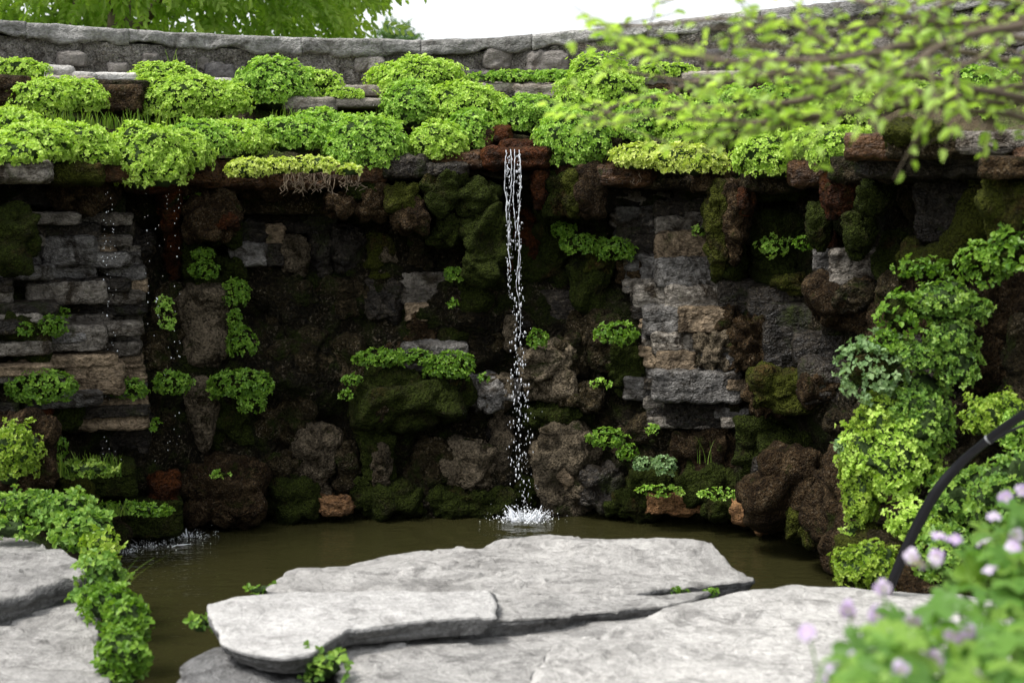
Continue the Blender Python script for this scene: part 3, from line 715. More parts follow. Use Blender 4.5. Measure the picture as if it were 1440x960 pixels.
# ------------------------------------------------------------------ foreground slabs
def slab(name, outline, z, thick, mat, label, seed, cat='stone slab', group='stone slabs beside the pool', relief=.012, step=.018, side=None, undercut=.05, rough=.026, parent=None, sag=0.0, strata=.02):
    """outline: the slab's top edge as seen, laid on its real height z; thickness goes down with layered, broken sides"""
    O = np.array([on_z(px, py, z)[:2] for px, py in outline])
    C = O.mean(0)
    n = 220
    d = np.r_[0, np.cumsum(np.linalg.norm(np.diff(np.vstack([O, O[:1]]), axis=0), axis=1))]
    t = np.linspace(0, d[-1], n, endpoint=False)
    Oc = np.vstack([O, O[:1]])
    E = np.stack([np.interp(t, d, Oc[:, 0]), np.interp(t, d, Oc[:, 1])], 1)
    for _ in range(2): E = (np.roll(E, 1, 0) + 2 * E + np.roll(E, -1, 0)) / 4
    er = fbm(np.c_[E * 6, E[:, :1] * 0 + seed], 5, seed, .6) * rough
    E = E + nrm(E - C) * er[:, None]
    rings = np.r_[np.linspace(0.0004, 0.965, 84), 0.98, 0.99, 0.996, 1.0]
    V = []
    for f in rings:
        xy = C + (E - C) * f
        q = np.c_[xy, xy[:, :1] * 0 + seed * 1.7]
        h = relief * fbm(q * np.array((2.2, 4.5, 1)), 5, seed, .55)
        st = fbm(q * np.array((1.1, 3.0, 1)), 4, seed + 9, .5) * 2.2
        h = h + step * (np.floor(st) + sstep(.0, .045, st - np.floor(st)))
        ck = fbm(q * np.array((1.3, 2.6, 1)) + 31, 4, seed + 17, .5)
        h = h - .012 * np.exp(-(ck / .035) ** 2) * (fbm(q * .9 + 5, 2, seed + 23) > -.05)
        edge = np.clip((1 - f) / .022, 0, 1)
        h = h - .010 * (1 - edge) ** 2
        V.append(np.c_[xy, z + h + sag * ((xy - C) ** 2).sum(1)])
    zt_ = V[-1][:, 2]
    m_ = 16
    for j in range(1, m_ + 1):
        g = j / m_
        q = np.c_[E * 5, np.full((n, 1), g * thick * 16 + seed)]
        lay = fbm(np.c_[E * .8, np.full((n, 1), g * thick * 30 + seed)], 2, seed + 4)
        ins = -.004 * sstep(0, .1, g) + undercut * g + strata * lay + .018 * fbm(q, 4, seed + 5, .6)
        xy = E - nrm(E - C) * ins[:, None]
        V.append(np.c_[xy, zt_ * (1 - g) + (z - thick) * g])
    nr = len(V)
    V = np.stack(V, 1).reshape(-1, 3)
    F = grid_faces(n, nr, wrap=True)
    top = (np.arange(len(F)) % (nr - 1)) < len(rings) - 1
    if parent is None:
        root = thing(name, (C[0], C[1], z - thick), label, cat, group)
    else: root = parent
    o = obj('top_face', V, F[top], M[mat], root, centre=False); o.location = -np.array(root.location)
    o = obj('broken_edge', V, F[~top], M[side or mat], root, centre=False); o.location = -np.array(root.location)
    return root
slab('stone_slab', [(372, 832), (398, 812), (445, 797), (520, 785), (610, 766), (700, 757), (780, 751), (862, 754), (950, 767), (1005, 781), (1062, 806), (1064, 816), (1010, 822), (930, 832), (850, 846), (700, 850), (540, 850), (420, 846)],
     .44, .17, 'slab', 'long pale rounded slab nearest the waterfall, lying behind the other foreground slabs', 3, side='slabside', undercut=.10, relief=.016)
slab('stone_slab', [(288, 852), (330, 840), (420, 832), (560, 829), (690, 831), (700, 846), (698, 862), (640, 866), (560, 874), (492, 884), (462, 900), (440, 918), (400, 924), (350, 916), (318, 904), (300, 886)],
     .515, .085, 'slabwhite', 'whitest flat slab with a curved front edge above the small green plant', 4, side='slabside', relief=.006, step=.006, undercut=.06, rough=.014)
slab('stone_slab', [(690, 846), (760, 834), (860, 836), (940, 838), (1000, 834), (960, 846), (880, 856), (780, 866), (700, 872), (640, 876), (640, 862)],
     .455, .08, 'slabgrey', 'narrow grey slab wedged between the pale rounded slab and the large right slab', 5, side='slabside', relief=.008, step=.006)
slab('stone_slab', [(466, 915), (500, 893), (600, 880), (720, 872), (860, 862), (960, 852), (1010, 862), (960, 900), (880, 940), (820, 975), (700, 1000), (560, 1000), (480, 960)],
     .40, .10, 'slabgrey', 'mottled grey lower slab at the bottom centre, right of the small plant', 6, side='slabside', relief=.014, step=.012)
slab('stone_slab', [(796, 905), (860, 880), (930, 858), (1010, 838), (1110, 827), (1230, 828), (1330, 836), (1480, 850), (1560, 920), (1560, 1060), (1300, 1120), (1000, 1120), (820, 1100), (740, 1040), (735, 960)],
     .47, .16, 'slab', 'huge pale slab filling the bottom right, partly behind the lilac flowers', 7, side='slabside', relief=.016, step=.010)
slab('stone_slab', [(-160, 770), (-60, 756), (0, 752), (40, 757), (88, 778), (126, 806), (122, 815), (80, 822), (30, 834), (0, 842), (-160, 870)],
     .46, .20, 'slabgrey', 'upper grey slab with a dark undercut edge at the left border, above another slab', 8, side='slabside', undercut=.03, relief=.016, step=.016)
slab('stone_slab', [(-200, 900), (-40, 870), (30, 858), (100, 850), (128, 852), (134, 868), (140, 892), (150, 928), (158, 962), (150, 1040), (-60, 1100), (-240, 1060)],
     .34, .16, 'slab', 'lower pale slab at the bottom left corner beside the trailing green plants', 9, side='slabside', undercut=.03, relief=.016, step=.014)
# rocks that carry the slabs out of the water
def boulder(name, px, py, z0, z1, w, dpt, mat, label, seed, p=3.2, amp=.08, strata=.015, cat='rock', group=None, freq=4, facet=.04, wob=0.0, res=.03):
    c = on_z(px, py, z1); c[2] = (z0 + z1) / 2
    V, F = rock_shape((w / 2, dpt / 2, (z1 - z0) / 2), seed, p, amp, freq, facet, strata, .06, res=res)
    return obj(name, V + c, F, M[mat], label=label, cat=cat, group=group, kind='thing')
boulder('support_rock', 345, 935, -.6, .405, .62, .8, 'slabside', 'dark grey layered rock under the front left corner of the whitest slab', 41, p=6, amp=.03, strata=.04)
boulder('support_rock', 290, 985, -.6, .22, .75, .8, 'slabgrey', 'low sloping grey rock at the water edge below the slabs, bottom left of centre', 42, p=3, amp=.05, strata=.03)
boulder('support_rock', 700, 880, -.6, .29, 2.6, 1.6, 'slabside', 'dark layered rock mass carrying the middle of the foreground slabs', 43, p=5, amp=.04, strata=.03, res=.06)
boulder('support_rock', 1180, 980, -.6, .29, 2.6, 1.5, 'slabside', 'dark layered rock mass carrying the huge slab at the bottom right', 44, p=5, amp=.04, strata=.03, res=.06)
boulder('support_rock', -60, 890, -.6, .25, 1.0, 1.5, 'slabside', 'dark layered rock carrying the two slabs at the left border', 45, p=6, amp=.04, strata=.04)

# ------------------------------------------------------------------ boulders at the pool's edge: each its own thing
_wall = wall
def shore(x0, y0, x1, y1, mat, off, st, label, name='boulder', group='boulders along the pool edge'):
    o = styled((x0, y0, x1, y1, mat, off, st), name=name, back=2)
    loc = np.array(o.location) + np.array(_wall.location)
    o.parent = None; o.location = loc
    o['label'] = label; o['category'] = 'boulder'; o['group'] = group; o['kind'] = 'thing'
    return o
shore(236, 648, 364, 742, 'browncrust', .36, 'big', 'wide rounded brown boulder at the pool edge, right of the rusty stone')
shore(206, 666, 250, 726, 'rust', .4, K_, 'rusty orange stone between the wide brown boulder and the left ledge')
shore(122, 706, 246, 756, 'moss', .3, L_, 'low mossy ledge rock behind the left spray, topped with green plants')
shore(116, 726, 170, 776, 'tufa', .42, K_, 'small brown rock at the water edge just left of the spray')
shore(66, 680, 128, 764, 'moss2', .45, K_, 'upright moss covered rock beside the left green bank')
shore(-24, 588, 72, 706, 'browncrust', .5, 'big', 'big brown mossy boulder at the left border above the green bank')
shore(60, 655, 180, 700, 'moss', .3, L_, 'flat mossy shelf with grass in front of the left hollow')
shore(908, 694, 996, 726, 'orange', .34, 'flaky', 'flaky orange rock at the pool edge right of the waterfall')
shore(990, 700, 1040, 740, 'moss', .36, K_, 'round dark green moss stone right of the flaky orange rock')
shore(1032, 704, 1060, 742, 'orange', .34, K_, 'small pale orange stone between the moss stone and the big dark boulder')
shore(1060, 716, 1092, 756, 'orange', .3, H_, 'narrow orange stone dipping into the water by the big dark boulder')
shore(1066, 632, 1188, 756, 'browncrust', .30, 'big', 'big dark brown boulder at the right end of the pool')
shore(1108, 718, 1140, 762, 'moss2', .36, K_, 'small mossy stone at the foot of the big dark boulder')
shore(1134, 724, 1172, 776, 'moss2', .4, K_, 'yellow green topped moss stone at the right corner of the pool')
# right bank
def bank(x0, y0, x1, y1, Y, mat, st, label, **k):
    c = at((x0 + x1) / 2, (y0 + y1) / 2, Y)
    o = styled((x0, y0, x1, y1, mat, 0, st), name='bank_rock', pos=c, depth=.35, back=2, **k)
    loc = np.array(o.location) + np.array(_wall.location)
    o.parent = None; o.location = loc
    o['label'] = label; o['category'] = 'rock'; o['group'] = 'rocks of the right bank'; o['kind'] = 'thing'
    return o
bank(1165, 620, 1300, 830, 7.5, 'browncrust', 'big', 'red brown root covered rock under the large green cushion on the right bank')
bank(1230, 380, 1440, 620, 7.75, 'browncrust', 'big', 'tall dark brown rock mass behind the climbing plants on the right')
bank(1290, 560, 1480, 780, 7.2, 'tufa', 'big', 'dark rock behind the black hose at the right border')
bank(1195, 770, 1300, 860, 6.6, 'moss2', K_, 'low mossy rock by the lower end of the black hose')
bank(1240, 755, 1360, 800, 6.75, 'tufa', L_, 'flat layered stone crossed by the black hose')
bank(1280, 800, 1420, 880, 6.4, 'browncrust', K_, 'dark red brown stone right of the lower end of the black hose')
bank(1206, 188, 1290, 224, 7.2, 'lip', L_, 'pinkish layered ledge stone at the left end of the upper right ledge')
bank(1268, 192, 1400, 222, 7.0, 'tufa', L_, 'long brown ledge stone under the olive moss cap on the upper right ledge')
bank(1262, 170, 1352, 204, 6.92, 'moss2', K_, 'olive moss cap lying on the upper right ledge')
bank(1376, 184, 1540, 216, 6.8, 'grey', L_, 'grey ledge stone at the right end of the upper right ledge')
bank(1230, 205, 1560, 250, 7.35, 'dark', L_, 'dark shaded stone beneath the upper right ledge')
# the mossy arm curving down the right wall
pts = spline([wp(1395, 255, .2), wp(1378, 300, .32), wp(1352, 345, .36), wp(1318, 366, .36), wp(1280, 362, .34)], 26)
o = tube_obj('mossy_root', pts, np.linspace(.11, .085, 26), M['moss2'], None, 14, 5, .4, 9, label='thick moss covered root curving down the dark right wall', cat='root', kind='thing')

# ------------------------------------------------------------------ plants
def sprigs(P, N, size, rg, nl=5, spread=.75, wid=.78, jit=.35):
    """a little rosette of nl leaves at every point P, looking along N"""
    n = len(P)
    N = nrm(N + rg.normal(0, jit, (n, 3)))
    ref = nrm(rg.normal(0, 1, (n, 3)))
    U = nrm(np.cross(N, ref)); W_ = np.cross(N, U)
    sz = size * rg.uniform(.55, 1.5, n)
    Pp, Dd, Nn, Ll = [], [], [], []
    ph = rg.uniform(0, 6.28, n)
    for j in range(nl):
        a = ph + j * 2 * math.pi / nl + rg.normal(0, .25, n)
        rad = U * np.cos(a)[:, None] + W_ * np.sin(a)[:, None]
        up = (spread * rg.uniform(.2, 1.0, n))[:, None]
        D = nrm(rad + N * up * .9)
        Pp.append(P + rad * (sz * .12)[:, None]); Dd.append(D); Nn.append(nrm(N - rad * up * .6)); Ll.append(sz * rg.uniform(.75, 1.1, n))
    Pp, Dd, Nn, Ll = map(np.concatenate, (Pp, Dd, Nn, Ll))
    V, F = blades(Pp, Dd, Nn, Ll, Ll * wid)
    return V, F, nl
def leaf_tint(n, nl, rg, mean=.5, sd=.2, patch=None):
    t = rg.normal(mean, sd * .4, n)
    if patch is not None: t = t + patch
    t = np.tile(t, nl) + rg.normal(0, sd * .85, n * nl)
    return np.repeat(np.clip(t, 0, 1), 2)
_seed = [1000]
def dome(c, a, b, h, n, rg, seed, lump=.22, low=-.55, front=True):
    """points and normals over a lumpy, drooping dome"""
    d = nrm(rg.normal(0, 1, (n * 4, 3)))
    d = d[(d[:, 2] > low)]
    if front: d = d[d[:, 1] < .45]
    d = d[:n]
    s = np.array((a, b, h))
    k = 1 + lump * fbm(d * 2.6 + seed * 1.3, 3, seed) + .06 * rg.normal(0, 1, len(d))
    P = d * s * k[:, None]
    P[:, 2] -= np.clip(-d[:, 1] - .3, 0, 1) * h * .12
    N = nrm(d / s * s.min() + np.array((0, -.05, .25)))
    return P + c, N, k
def cushion(px, py, rx, ry, mat, label, Y=None, leaf=.0205, dens=1.0, name='cushion_plant', cat='plant', group='cushion plants on the ledge', pos=None, depth=.8, nl=4, mean=.5, core='stems', low=-.6, jit=.38, spread=.7, lump=.22):
    _seed[0] += 1; sd = _seed[0]; rg = np.random.default_rng(sd)
    c = pos if pos is not None else (ter(px, py, .10 + .12 * float(sstep(170, 215, py))) if Y is None else at(px, py, Y))
    k = c[1] / FPX
    a, h = rx * k * 1.02, ry * k * 1.0
    b = max(min(a * depth, h * 1.3), h * .6)
    c = c + np.array((0, b * .45, 0))
    n = int(dens * (a * h * 3.0 + (a + h) * b * 1.6) / (leaf * leaf) * 1.38)
    n = max(n, 10)
    root = thing(name, c - np.array((0, 0, h * .6)), label, cat, group)
    P, N, kk = dome(c, a, b, h, n, rg, sd, lump, low)
    V, F, q = sprigs(P, N, leaf, rg, nl, jit=jit, spread=spread)
    o = obj('foliage', V, F, M[mat], root, smooth=False, tint=leaf_tint(len(P), q, rg, mean, .28, (kk - 1) * .9), centre=False, kind='stuff')
    o.location = -np.array(root.location)
    B, Fc = box_grid(10, 8, 8)
    v = B / np.linalg.norm(B, axis=1)[:, None]
    kv = 1 + lump * fbm(v * 2.6 + sd * 1.3, 3, sd)
    P2 = v * np.array((a, b, h)) * (kv * (.88 if dens > .85 else .70) + .05 * fbm(v * 7 + sd, 2, sd))[:, None] + c
    o = obj('stems', P2, Fc, M[core], root, centre=False); o.location = -np.array(root.location)  # solid filler dome under the leaves, coloured dark as shade in the gaps
    return root
G, Y_, D_ = 'cushion', 'cushiongold', 'cushiongreen'
CUSH = [  # px, py, rx, ry, leaf, label
 (16, 98, 46, 15, G, 'flat green cushion in the top left corner against the parapet'),
 (60, 142, 46, 24, G, 'left one of two joined cushions below the top left pale ledge stones'),
 (104, 140, 40, 23, G, 'right one of two joined cushions below the top left pale ledge stones'),
 (8, 176, 50, 30, G, 'cushion cut by the left border at mid ledge height'),
 (44, 200, 50, 34, G, 'wide low cushion over the grey lip stone at the left'),
 (98, 196, 52, 32, G, 'cushion over the mossy lip stone, left of the big drooping cushion'),
 (12, 218, 44, 18, G, 'small cushion at the left border just above the grey lip stone'),
 (128, 218, 32, 18, G, 'small trailing cushion above the left dripping rusty lip stone'),
 (206, 226, 56, 48, G, 'big drooping cushion hanging over the lip right of the left drips'),
 (228, 106, 40, 17, G, 'small round cushion on top of the wide mound, touching the parapet'),
 (258, 142, 80, 30, G, 'wide mound cushion below the left part of the parapet, over a dark gap with stems'),
 (272, 192, 48, 30, D_, 'darker green cushion right above the big drooping cushion'),
 (332, 192, 46, 30, G, 'cushion above the left one of the golden clumps'),
 (256, 214, 36, 30, G, 'cushion filling the gap right of the big drooping cushion'),
 (380, 124, 52, 32, D_, 'rounded dark green cushion on the upper ledge left of centre, below the parapet'),
 (424, 112, 50, 14, G, 'thin spreading cushion along the parapet foot right of the rounded dark cushion'),
 (480, 132, 30, 8, G, 'sliver of cushion trailing over the thin upper ledge stones'),
 (404, 184, 50, 28, D_, 'dark green cushion above the middle golden clump'),
 (450, 172, 40, 26, D_, 'dark green cushion just left of the big round cushion at mid ledge'),
 (346, 238, 28, 14, Y_, 'leftmost of the three golden yellow clumps on the lip'),
 (392, 234, 24, 11, Y_, 'middle one of the three golden yellow clumps on the lip'),
 (440, 233, 30, 11, Y_, 'rightmost of the three golden yellow clumps on the lip'),
 (514, 200, 56, 44, D_, 'big round cushion hanging over the lip left of centre'),
 (588, 118, 60, 30, G, 'tall round cushion standing against the parapet left of the waterfall'),
 (578, 154, 42, 30, D_, 'cushion sagging below the tall round one left of the waterfall'),
 (654, 156, 54, 32, G, 'cushion on the ledge just up and left of the waterfall lip'),
 (614, 202, 36, 30, G, 'lower cushion hanging over the lip two cushions left of the waterfall'),
 (662, 186, 36, 30, D_, 'cushion hanging right next to the waterfall on its left'),
 (746, 164, 40, 30, D_, 'cushion directly above the waterfall lip, slightly right of it'),
 (808, 200, 50, 44, D_, 'dark green cushion hanging over the lip right of the waterfall'),
 (846, 140, 56, 48, G, 'large bright mound right of the waterfall behind the overhanging twigs'),
 (720, 108, 56, 8, D_, 'low strip of green along the parapet foot above the waterfall'),
 (784, 108, 34, 9, D_, 'short strip of green along the parapet foot left of the overhanging twigs'),
 (904, 222, 40, 19, Y_, 'left one of the two golden cushions on the lip at right'),
 (972, 226, 48, 21, Y_, 'right one of the two golden cushions on the lip at right'),
 (918, 172, 48, 38, D_, 'dark green slope of cushion above the left golden cushion at right'),
 (980, 176, 56, 40, G, 'broad cushion above the right golden cushion, behind the twigs'),
 (1044, 160, 52, 36, D_, 'cushion behind the thickest of the overhanging twigs'),
 (1084, 222, 46, 34, G, 'cushion hanging over the lip in front of the green hanging moss'),
 (1148, 206, 40, 26, G, 'cushion left of the pinkish ledge stone, its left neighbour drooping lower'),
 (1192, 214, 44, 34, G, 'cushion drooping right beside the pinkish ledge stone'),
 (1196, 158, 54, 26, G, 'cushion behind the twigs above the pinkish ledge stone'),
 (1120, 134, 50, 20, D_, 'cushion mostly hidden by twigs on the upper right ledge'),
 (1290, 134, 46, 20, G, 'cushion behind the twigs above the olive moss cap'),
 (1376, 116, 50, 20, D_, 'cushion behind the twigs near the right border of the upper ledge'),
 (1420, 152, 40, 20, G, 'cushion at the right border just above the grey ledge stone'),
 (940, 100, 40, 10, G, 'thin green strip at the parapet foot behind the twigs'),
]
for px, py, rx, ry, mt, lb in CUSH:
    if 168 <= py <= 206 and 0 < px < 560: py += 7; ry *= .9
    elif 90 < py < 160 and ry > 22: ry *= 1.1; py -= 3
    lf = .0172
    cushion(px, py, rx, ry, mt, lb, leaf=lf)
cushion(492, 241, 14, 6, Y_, 'tiny golden clump on the lip with pale roots below the big round cushion', leaf=.03)

# small plants growing out of the face
TUFT = [
 (276, 271, 22, 9, G, 'small bright clump just below the lip under the big drooping cushion'), (316, 285, 9, 5, G, 'tiny bright clump right of the topmost clump on the mossy pillar'),
 (279, 314, 13, 9, 'w', 'bright clump on the pillar, third below the lip'), (284, 357, 15, 9, 'w', 'upper one of two touching clumps on the mossy pillar'), (286, 380, 18, 12, 'w', 'lower one of two touching clumps on the mossy pillar'),
 (232, 432, 13, 13, 'd', 'upper dark clump left of the mossy pillar beside the drips'), (236, 456, 9, 9, 'd', 'lower dark clump left of the mossy pillar beside the drips'),
 (331, 414, 17, 20, 'w', 'topmost clump right of the mossy pillar'), (330, 448, 9, 12, 'w', 'small clump second down on the right side of the mossy pillar'), (338, 482, 19, 21, 'w', 'lowest big clump on the right side of the mossy pillar'),
 (240, 540, 24, 17, 'w', 'loose clump on the left shoulder of the lower pillar stone'), (335, 542, 42, 20, 'w', 'wide clump on the shelf right of the lower pillar stone'), (354, 568, 17, 14, 'w', 'round clump hanging below the right end of the wide shelf clump'),
 (178, 547, 26, 13, 'w', 'clump at the right end of the tan layered stones'), (54, 546, 45, 23, 'w', 'broad dark green clump on the ledge at the left, largest on the left wall'),
 (71, 459, 20, 14, 'w', 'bushy clump on the left grey layered stones'), (32, 463, 10, 8, 'w', 'small clump left of the bushy one on the left grey stones'), (91, 440, 8, 5, 'w', 'tiny clump above the bushy one on the left grey stones'),
 (640, 386, 13, 9, 'w', 'small lone clump up and left of the falling water'), (637, 427, 6, 5, 'w', 'tiny sprig below the small lone clump left of the falling water'),
 (530, 505, 32, 12, 'w', 'left end of the clump row topping the big mossy boulder'), (582, 504, 26, 11, 'w', 'middle of the clump row topping the big mossy boulder'), (632, 516, 34, 19, 'w', 'right end of the clump row topping the big mossy boulder'),
 (486, 556, 9, 6, 'w', 'tiny low clump left of the big mossy boulder'), (494, 534, 13, 7, 'w', 'small clump at the upper left of the big mossy boulder'),
 (756, 477, 13, 12, 'w', 'round clump immediately right of the falling water at mid height'), (868, 470, 27, 15, 'w', 'clump beside the lower right grey layered stones'),
 (792, 324, 15, 9, 'w', 'leftmost piece of the clump above the hanging moss boulder right of the fall'), (818, 344, 28, 13, 'w', 'bright middle piece of the clump above the hanging moss boulder'), (864, 352, 25, 15, 'w', 'right piece of the clump above the hanging moss boulder'),
 (853, 617, 25, 12, 'w', 'clump on the low wall right of the splash'), (884, 636, 13, 11, 'w', 'round clump lower right of the low clump near the splash'), (846, 540, 14, 6, 'd', 'faint dark sprig right of the falling water below mid height'),
 (905, 652, 16, 8, 'g', 'grey green sprig on the lower right wall'), (918, 605, 8, 8, 'd', 'tiny sprig under the blue grey stone'), (935, 655, 16, 12, 'g', 'pale variegated sprig right of the round low clump'),
 (1089, 347, 21, 14, 'd', 'dark clump in the shade right of the hanging green moss'), (1130, 342, 12, 8, 'w', 'small clump right of the dark shaded clump'), (1172, 390, 7, 6, 'w', 'tiny sprig above the brown root covered boulder'), (985, 325, 10, 7, 'd', 'dark sprig left of the hanging green moss'),
 (681, 531, 6, 5, 'w', 'tiny bright sprig left of the falling water above the tan rock'), (76, 632, 15, 17, 'w', 'clump beside the big brown mossy boulder at the left'), (218, 598, 6, 8, 'w', 'tiny sprig left of the lower pillar stone'), (310, 668, 12, 5, 'd', 'thin sprig on top of the wide brown boulder'), (930, 690, 30, 7, 'd', 'thin green fringe above the flaky orange rock'), (1010, 695, 26, 8, 'd', 'thin green fringe above the round moss stone'),
]
for px, py, rx, ry, mt, lb in TUFT:
    mm = {'w': 'walltuft', 'd': 'cushiongreen', 'g': 'glaucous', G: G}[mt]
    c = wp(px, py, .34 if py > 330 else .30)
    cushion(px, py, rx, ry, mm, lb, pos=c, leaf=.0175, name='wall_plant', group='plants growing on the grotto wall', depth=.9, dens=.75 if mt != 'd' else .5, core='moss', low=-.8, jit=.45)

# right bank climbers and cushions
RB = [
 (1296, 592, 44, 56, 'bankleaf', 6.95, .034, 1, 'large green cushion at the middle of the right bank'), (1258, 650, 58, 60, 'cushion', 6.9, .034, 1, 'lower half of the large green growth on the right bank, overhanging the pool'),
 (1240, 600, 36, 40, 'mossleaf', 6.98, .022, 1.2, 'yellow green feathery moss at the left edge of the large green cushion'), (1216, 680, 26, 62, 'mossleaf', 6.95, .022, 1.1, 'yellow green moss hanging down the left edge of the right bank'),
 (1228, 520, 44, 42, 'glaucous', 7.0, .045, .45, 'grey green leafy plant leaning over the pool from the right bank'), (1300, 502, 34, 20, 'bankleaf', 6.95, .034, .9, 'clump between the grey green plant and the upper climbing clumps'),
 (1330, 424, 38, 26, 'bankleaf', 6.95, .034, .9, 'tall climbing clump high on the right bank'), (1372, 438, 20, 16, 'bankleaf', 6.9, .034, .8, 'small clump right of the tall climbing clump'), (1340, 474, 32, 22, 'bankleaf', 6.92, .034, .9, 'clump in the middle of the climbing growth on the right bank'), (1352, 516, 26, 30, 'bankleaf', 6.9, .036, .6, 'loose dark clump below the tall climbing clump on the right bank'),
 (1252, 484, 22, 17, 'walltuft', 7.0, .034, .8, 'small clump above the grey green plant'), (1272, 440, 30, 30, 'walltuft', 7.0, .05, .4, 'broad leaved sprig at the top left of the right bank'), (1300, 376, 34, 12, 'walltuft', 7.05, .036, .6, 'thin sprig below the mossy root'),
 (1386, 372, 30, 28, 'walltuft', 6.7, .034, .8, 'clump hanging at the upper right border'), (1432, 352, 32, 32, 'walltuft', 6.6, .05, .6, 'broad leaved clump at the right border under the ledge'),
 (1404, 586, 40, 30, 'mossleaf', 6.6, .024, 1.0, 'mound of yellow green moss behind the upper end of the black hose'), (1432, 700, 50, 60, 'bankleaf', 6.3, .04, .9, 'leafy clump behind the lilac flowers at the right border'), (1370, 715, 56, 50, 'bankleaf', 6.7, .04, .9, 'leafy clump right of the black hose behind the lilac flowers'),
 (1296, 740, 38, 30, G, 6.7, .034, .8, 'clump left of the black hose above the flat layered stone'), (1222, 796, 40, 26, 'mossleaf', 6.5, .024, 1.1, 'bright yellow moss clump at the pool edge by the huge slab'), (1262, 824, 40, 16, 'mossleaf', 6.5, .024, 1.0, 'yellow moss strip between the huge slab and the black hose'),
 (1356, 790, 56, 40, 'bankleaf', 6.4, .045, .8, 'leafy clump right of the lower end of the black hose'), (1208, 755, 18, 26, G, 7.0, .03, .5, 'sparse trailing sprigs on the root covered rock of the right bank'),
 (1188, 626, 14, 7, 'glaucous', 7.0, .034, .5, 'tiny pale sprig sticking out left of the large green growth'), (1425, 610, 16, 30, D_, 6.5, .034, .6, 'dark clump just under the upper end of the black hose'),
]
for px, py, rx, ry, mt, yy, lf, dn, lb in RB:
    cushion(px, py, rx, ry, mt, lb, Y=yy, leaf=lf * .54, dens=max(dn, .6) * 1.05, name='bank_plant', group='plants on the right bank', depth=.8, low=-.8, core='moss' if mt in ('glaucous', 'walltuft') else 'stems', jit=.5, lump=.42)
# left bank
LB = [
 (14, 640, 34, 40, 'mossleaf', 7.7, .026, .9, 'mound of yellow green plants on the big brown boulder at the left border'), (112, 662, 50, 12, 'grass', 8.1, .035, .8, 'grassy tuft on the flat mossy shelf at the left'), (186, 718, 50, 10, 'walltuft', 8.35, .03, .8, 'row of small plants on the low ledge rock behind the left spray'),
 (30, 712, 50, 20, 'bankleaf', 7.2, .045, .7, 'leafy patch at the left border above the upper grey slab'), (86, 722, 44, 26, 'bankleaf', 7.2, .045, .8, 'leafy patch behind the upper grey slab, left of the yellowish herb'), (112, 752, 40, 30, 'bankleaf', 7.0, .05, .8, 'leafy patch at the back edge of the upper grey slab'),
 (140, 772, 26, 22, 'mossleaf', 6.8, .04, .6, 'yellowish flowering herb at the water edge behind the left slabs'), (140, 815, 30, 34, 'bankleaf', 6.3, .045, .7, 'leafy trail beside the tip of the upper grey slab'), (148, 855, 36, 28, 'walltuft', 5.9, .038, .8, 'trailing clump between the two left slabs and the water'),
 (178, 880, 30, 34, 'walltuft', 5.75, .038, .9, 'trailing clump reaching farthest over the water at the left'), (168, 930, 34, 40, 'walltuft', 5.4, .038, .9, 'lowest trailing clump at the bottom left beside the pale slab'), (120, 842, 22, 10, 'bankleaf', 6.1, .035, .6, 'sprigs in the gap between the two left slabs'), (10, 745, 40, 14, 'bankleaf', 7.0, .045, .6, 'low weeds on the back edge of the slab at the left border'),
 (280, 880, 13, 15, 'bankleaf', 5.75, .05, .55, 'small plant at the left corner of the whitest slab over the water'), (372, 830, 26, 7, 'walltuft', 6.3, .035, .5, 'sprigs at the back left edge of the whitest slab'), (450, 940, 34, 26, 'bankleaf', 5.25, .055, .5, 'small plant growing in the gap at the front of the whitest slab'), (955, 832, 14, 4, 'walltuft', 6.2, .03, .4, 'tiny sprigs in the crack right of the narrow grey slab'), (1002, 833, 8, 4, 'walltuft', 6.2, .03, .4, 'tiny sprig in the crack at the right end of the pale rounded slab'),
]
for px, py, rx, ry, mt, yy, lf, dn, lb in LB:
    cushion(px, py, rx, ry, mt, lb, Y=yy, leaf=lf * .58, dens=dn * 1.0, name='bank_plant', group='plants on the left bank and between the slabs', depth=.9, low=-.7, core='stems', jit=.6, lump=.3)

# upright stems under the wide mound, grass on the shelf, single blades
def grass(px0, px1, py0, h, n, fn, label, mat='grass', lean=.2, group='grass tufts', w=.006):
    _seed[0] += 1; rg = np.random.default_rng(_seed[0])
    Vs, Fs = [], []
    for i in range(n):
        b = fn(rg.uniform(px0, px1), py0 + rg.uniform(-3, 3))
        hh = h * rg.uniform(.5, 1.2); ln = rg.normal(0, lean, 2) * hh
        t = np.linspace(0, 1, 5)[:, None]
        c = b + np.array((0, 0, 1)) * hh * t + np.array((ln[0], ln[1] - .1 * hh, 0)) * t ** 2
        ang = rg.uniform(0, 3.14); s = np.array((math.cos(ang), math.sin(ang), 0)) * w
        wv = (1 - t * .85)
        Vs.append(np.stack([c - s * wv, c + s * wv], 1).reshape(-1, 3))
        q = np.arange(4) * 2
        Fs.append(np.stack([q, q + 1, q + 3, q + 2], 1))
    V, F = merge(list(zip(Vs, Fs)))
    return obj('grass_tuft', V, F, M[mat], label=label, cat='grass', group=group, kind='stuff', tint=np.repeat(rg.uniform(0, 1, n), 4))
grass(150, 330, 182, .11, 150, lambda x, y: ter(x, y, .06), 'thin upright stems in the dark gap under the wide mound cushion')
grass(60, 160, 178, .10, 110, lambda x, y: ter(x, y, .08), 'short grass below the two joined cushions at the left')
grass(380, 450, 168, .08, 40, lambda x, y: ter(x, y, .06), 'thin stems under the rounded dark cushion on the upper ledge')
grass(230, 290, 112, .18, 8, lambda x, y: ter(x, y, .0), 'few tall thin stalks standing against the parapet')
grass(1060, 1130, 190, .09, 60, lambda x, y: ter(x, y, .1), 'short grass behind the twigs on the right ledge')
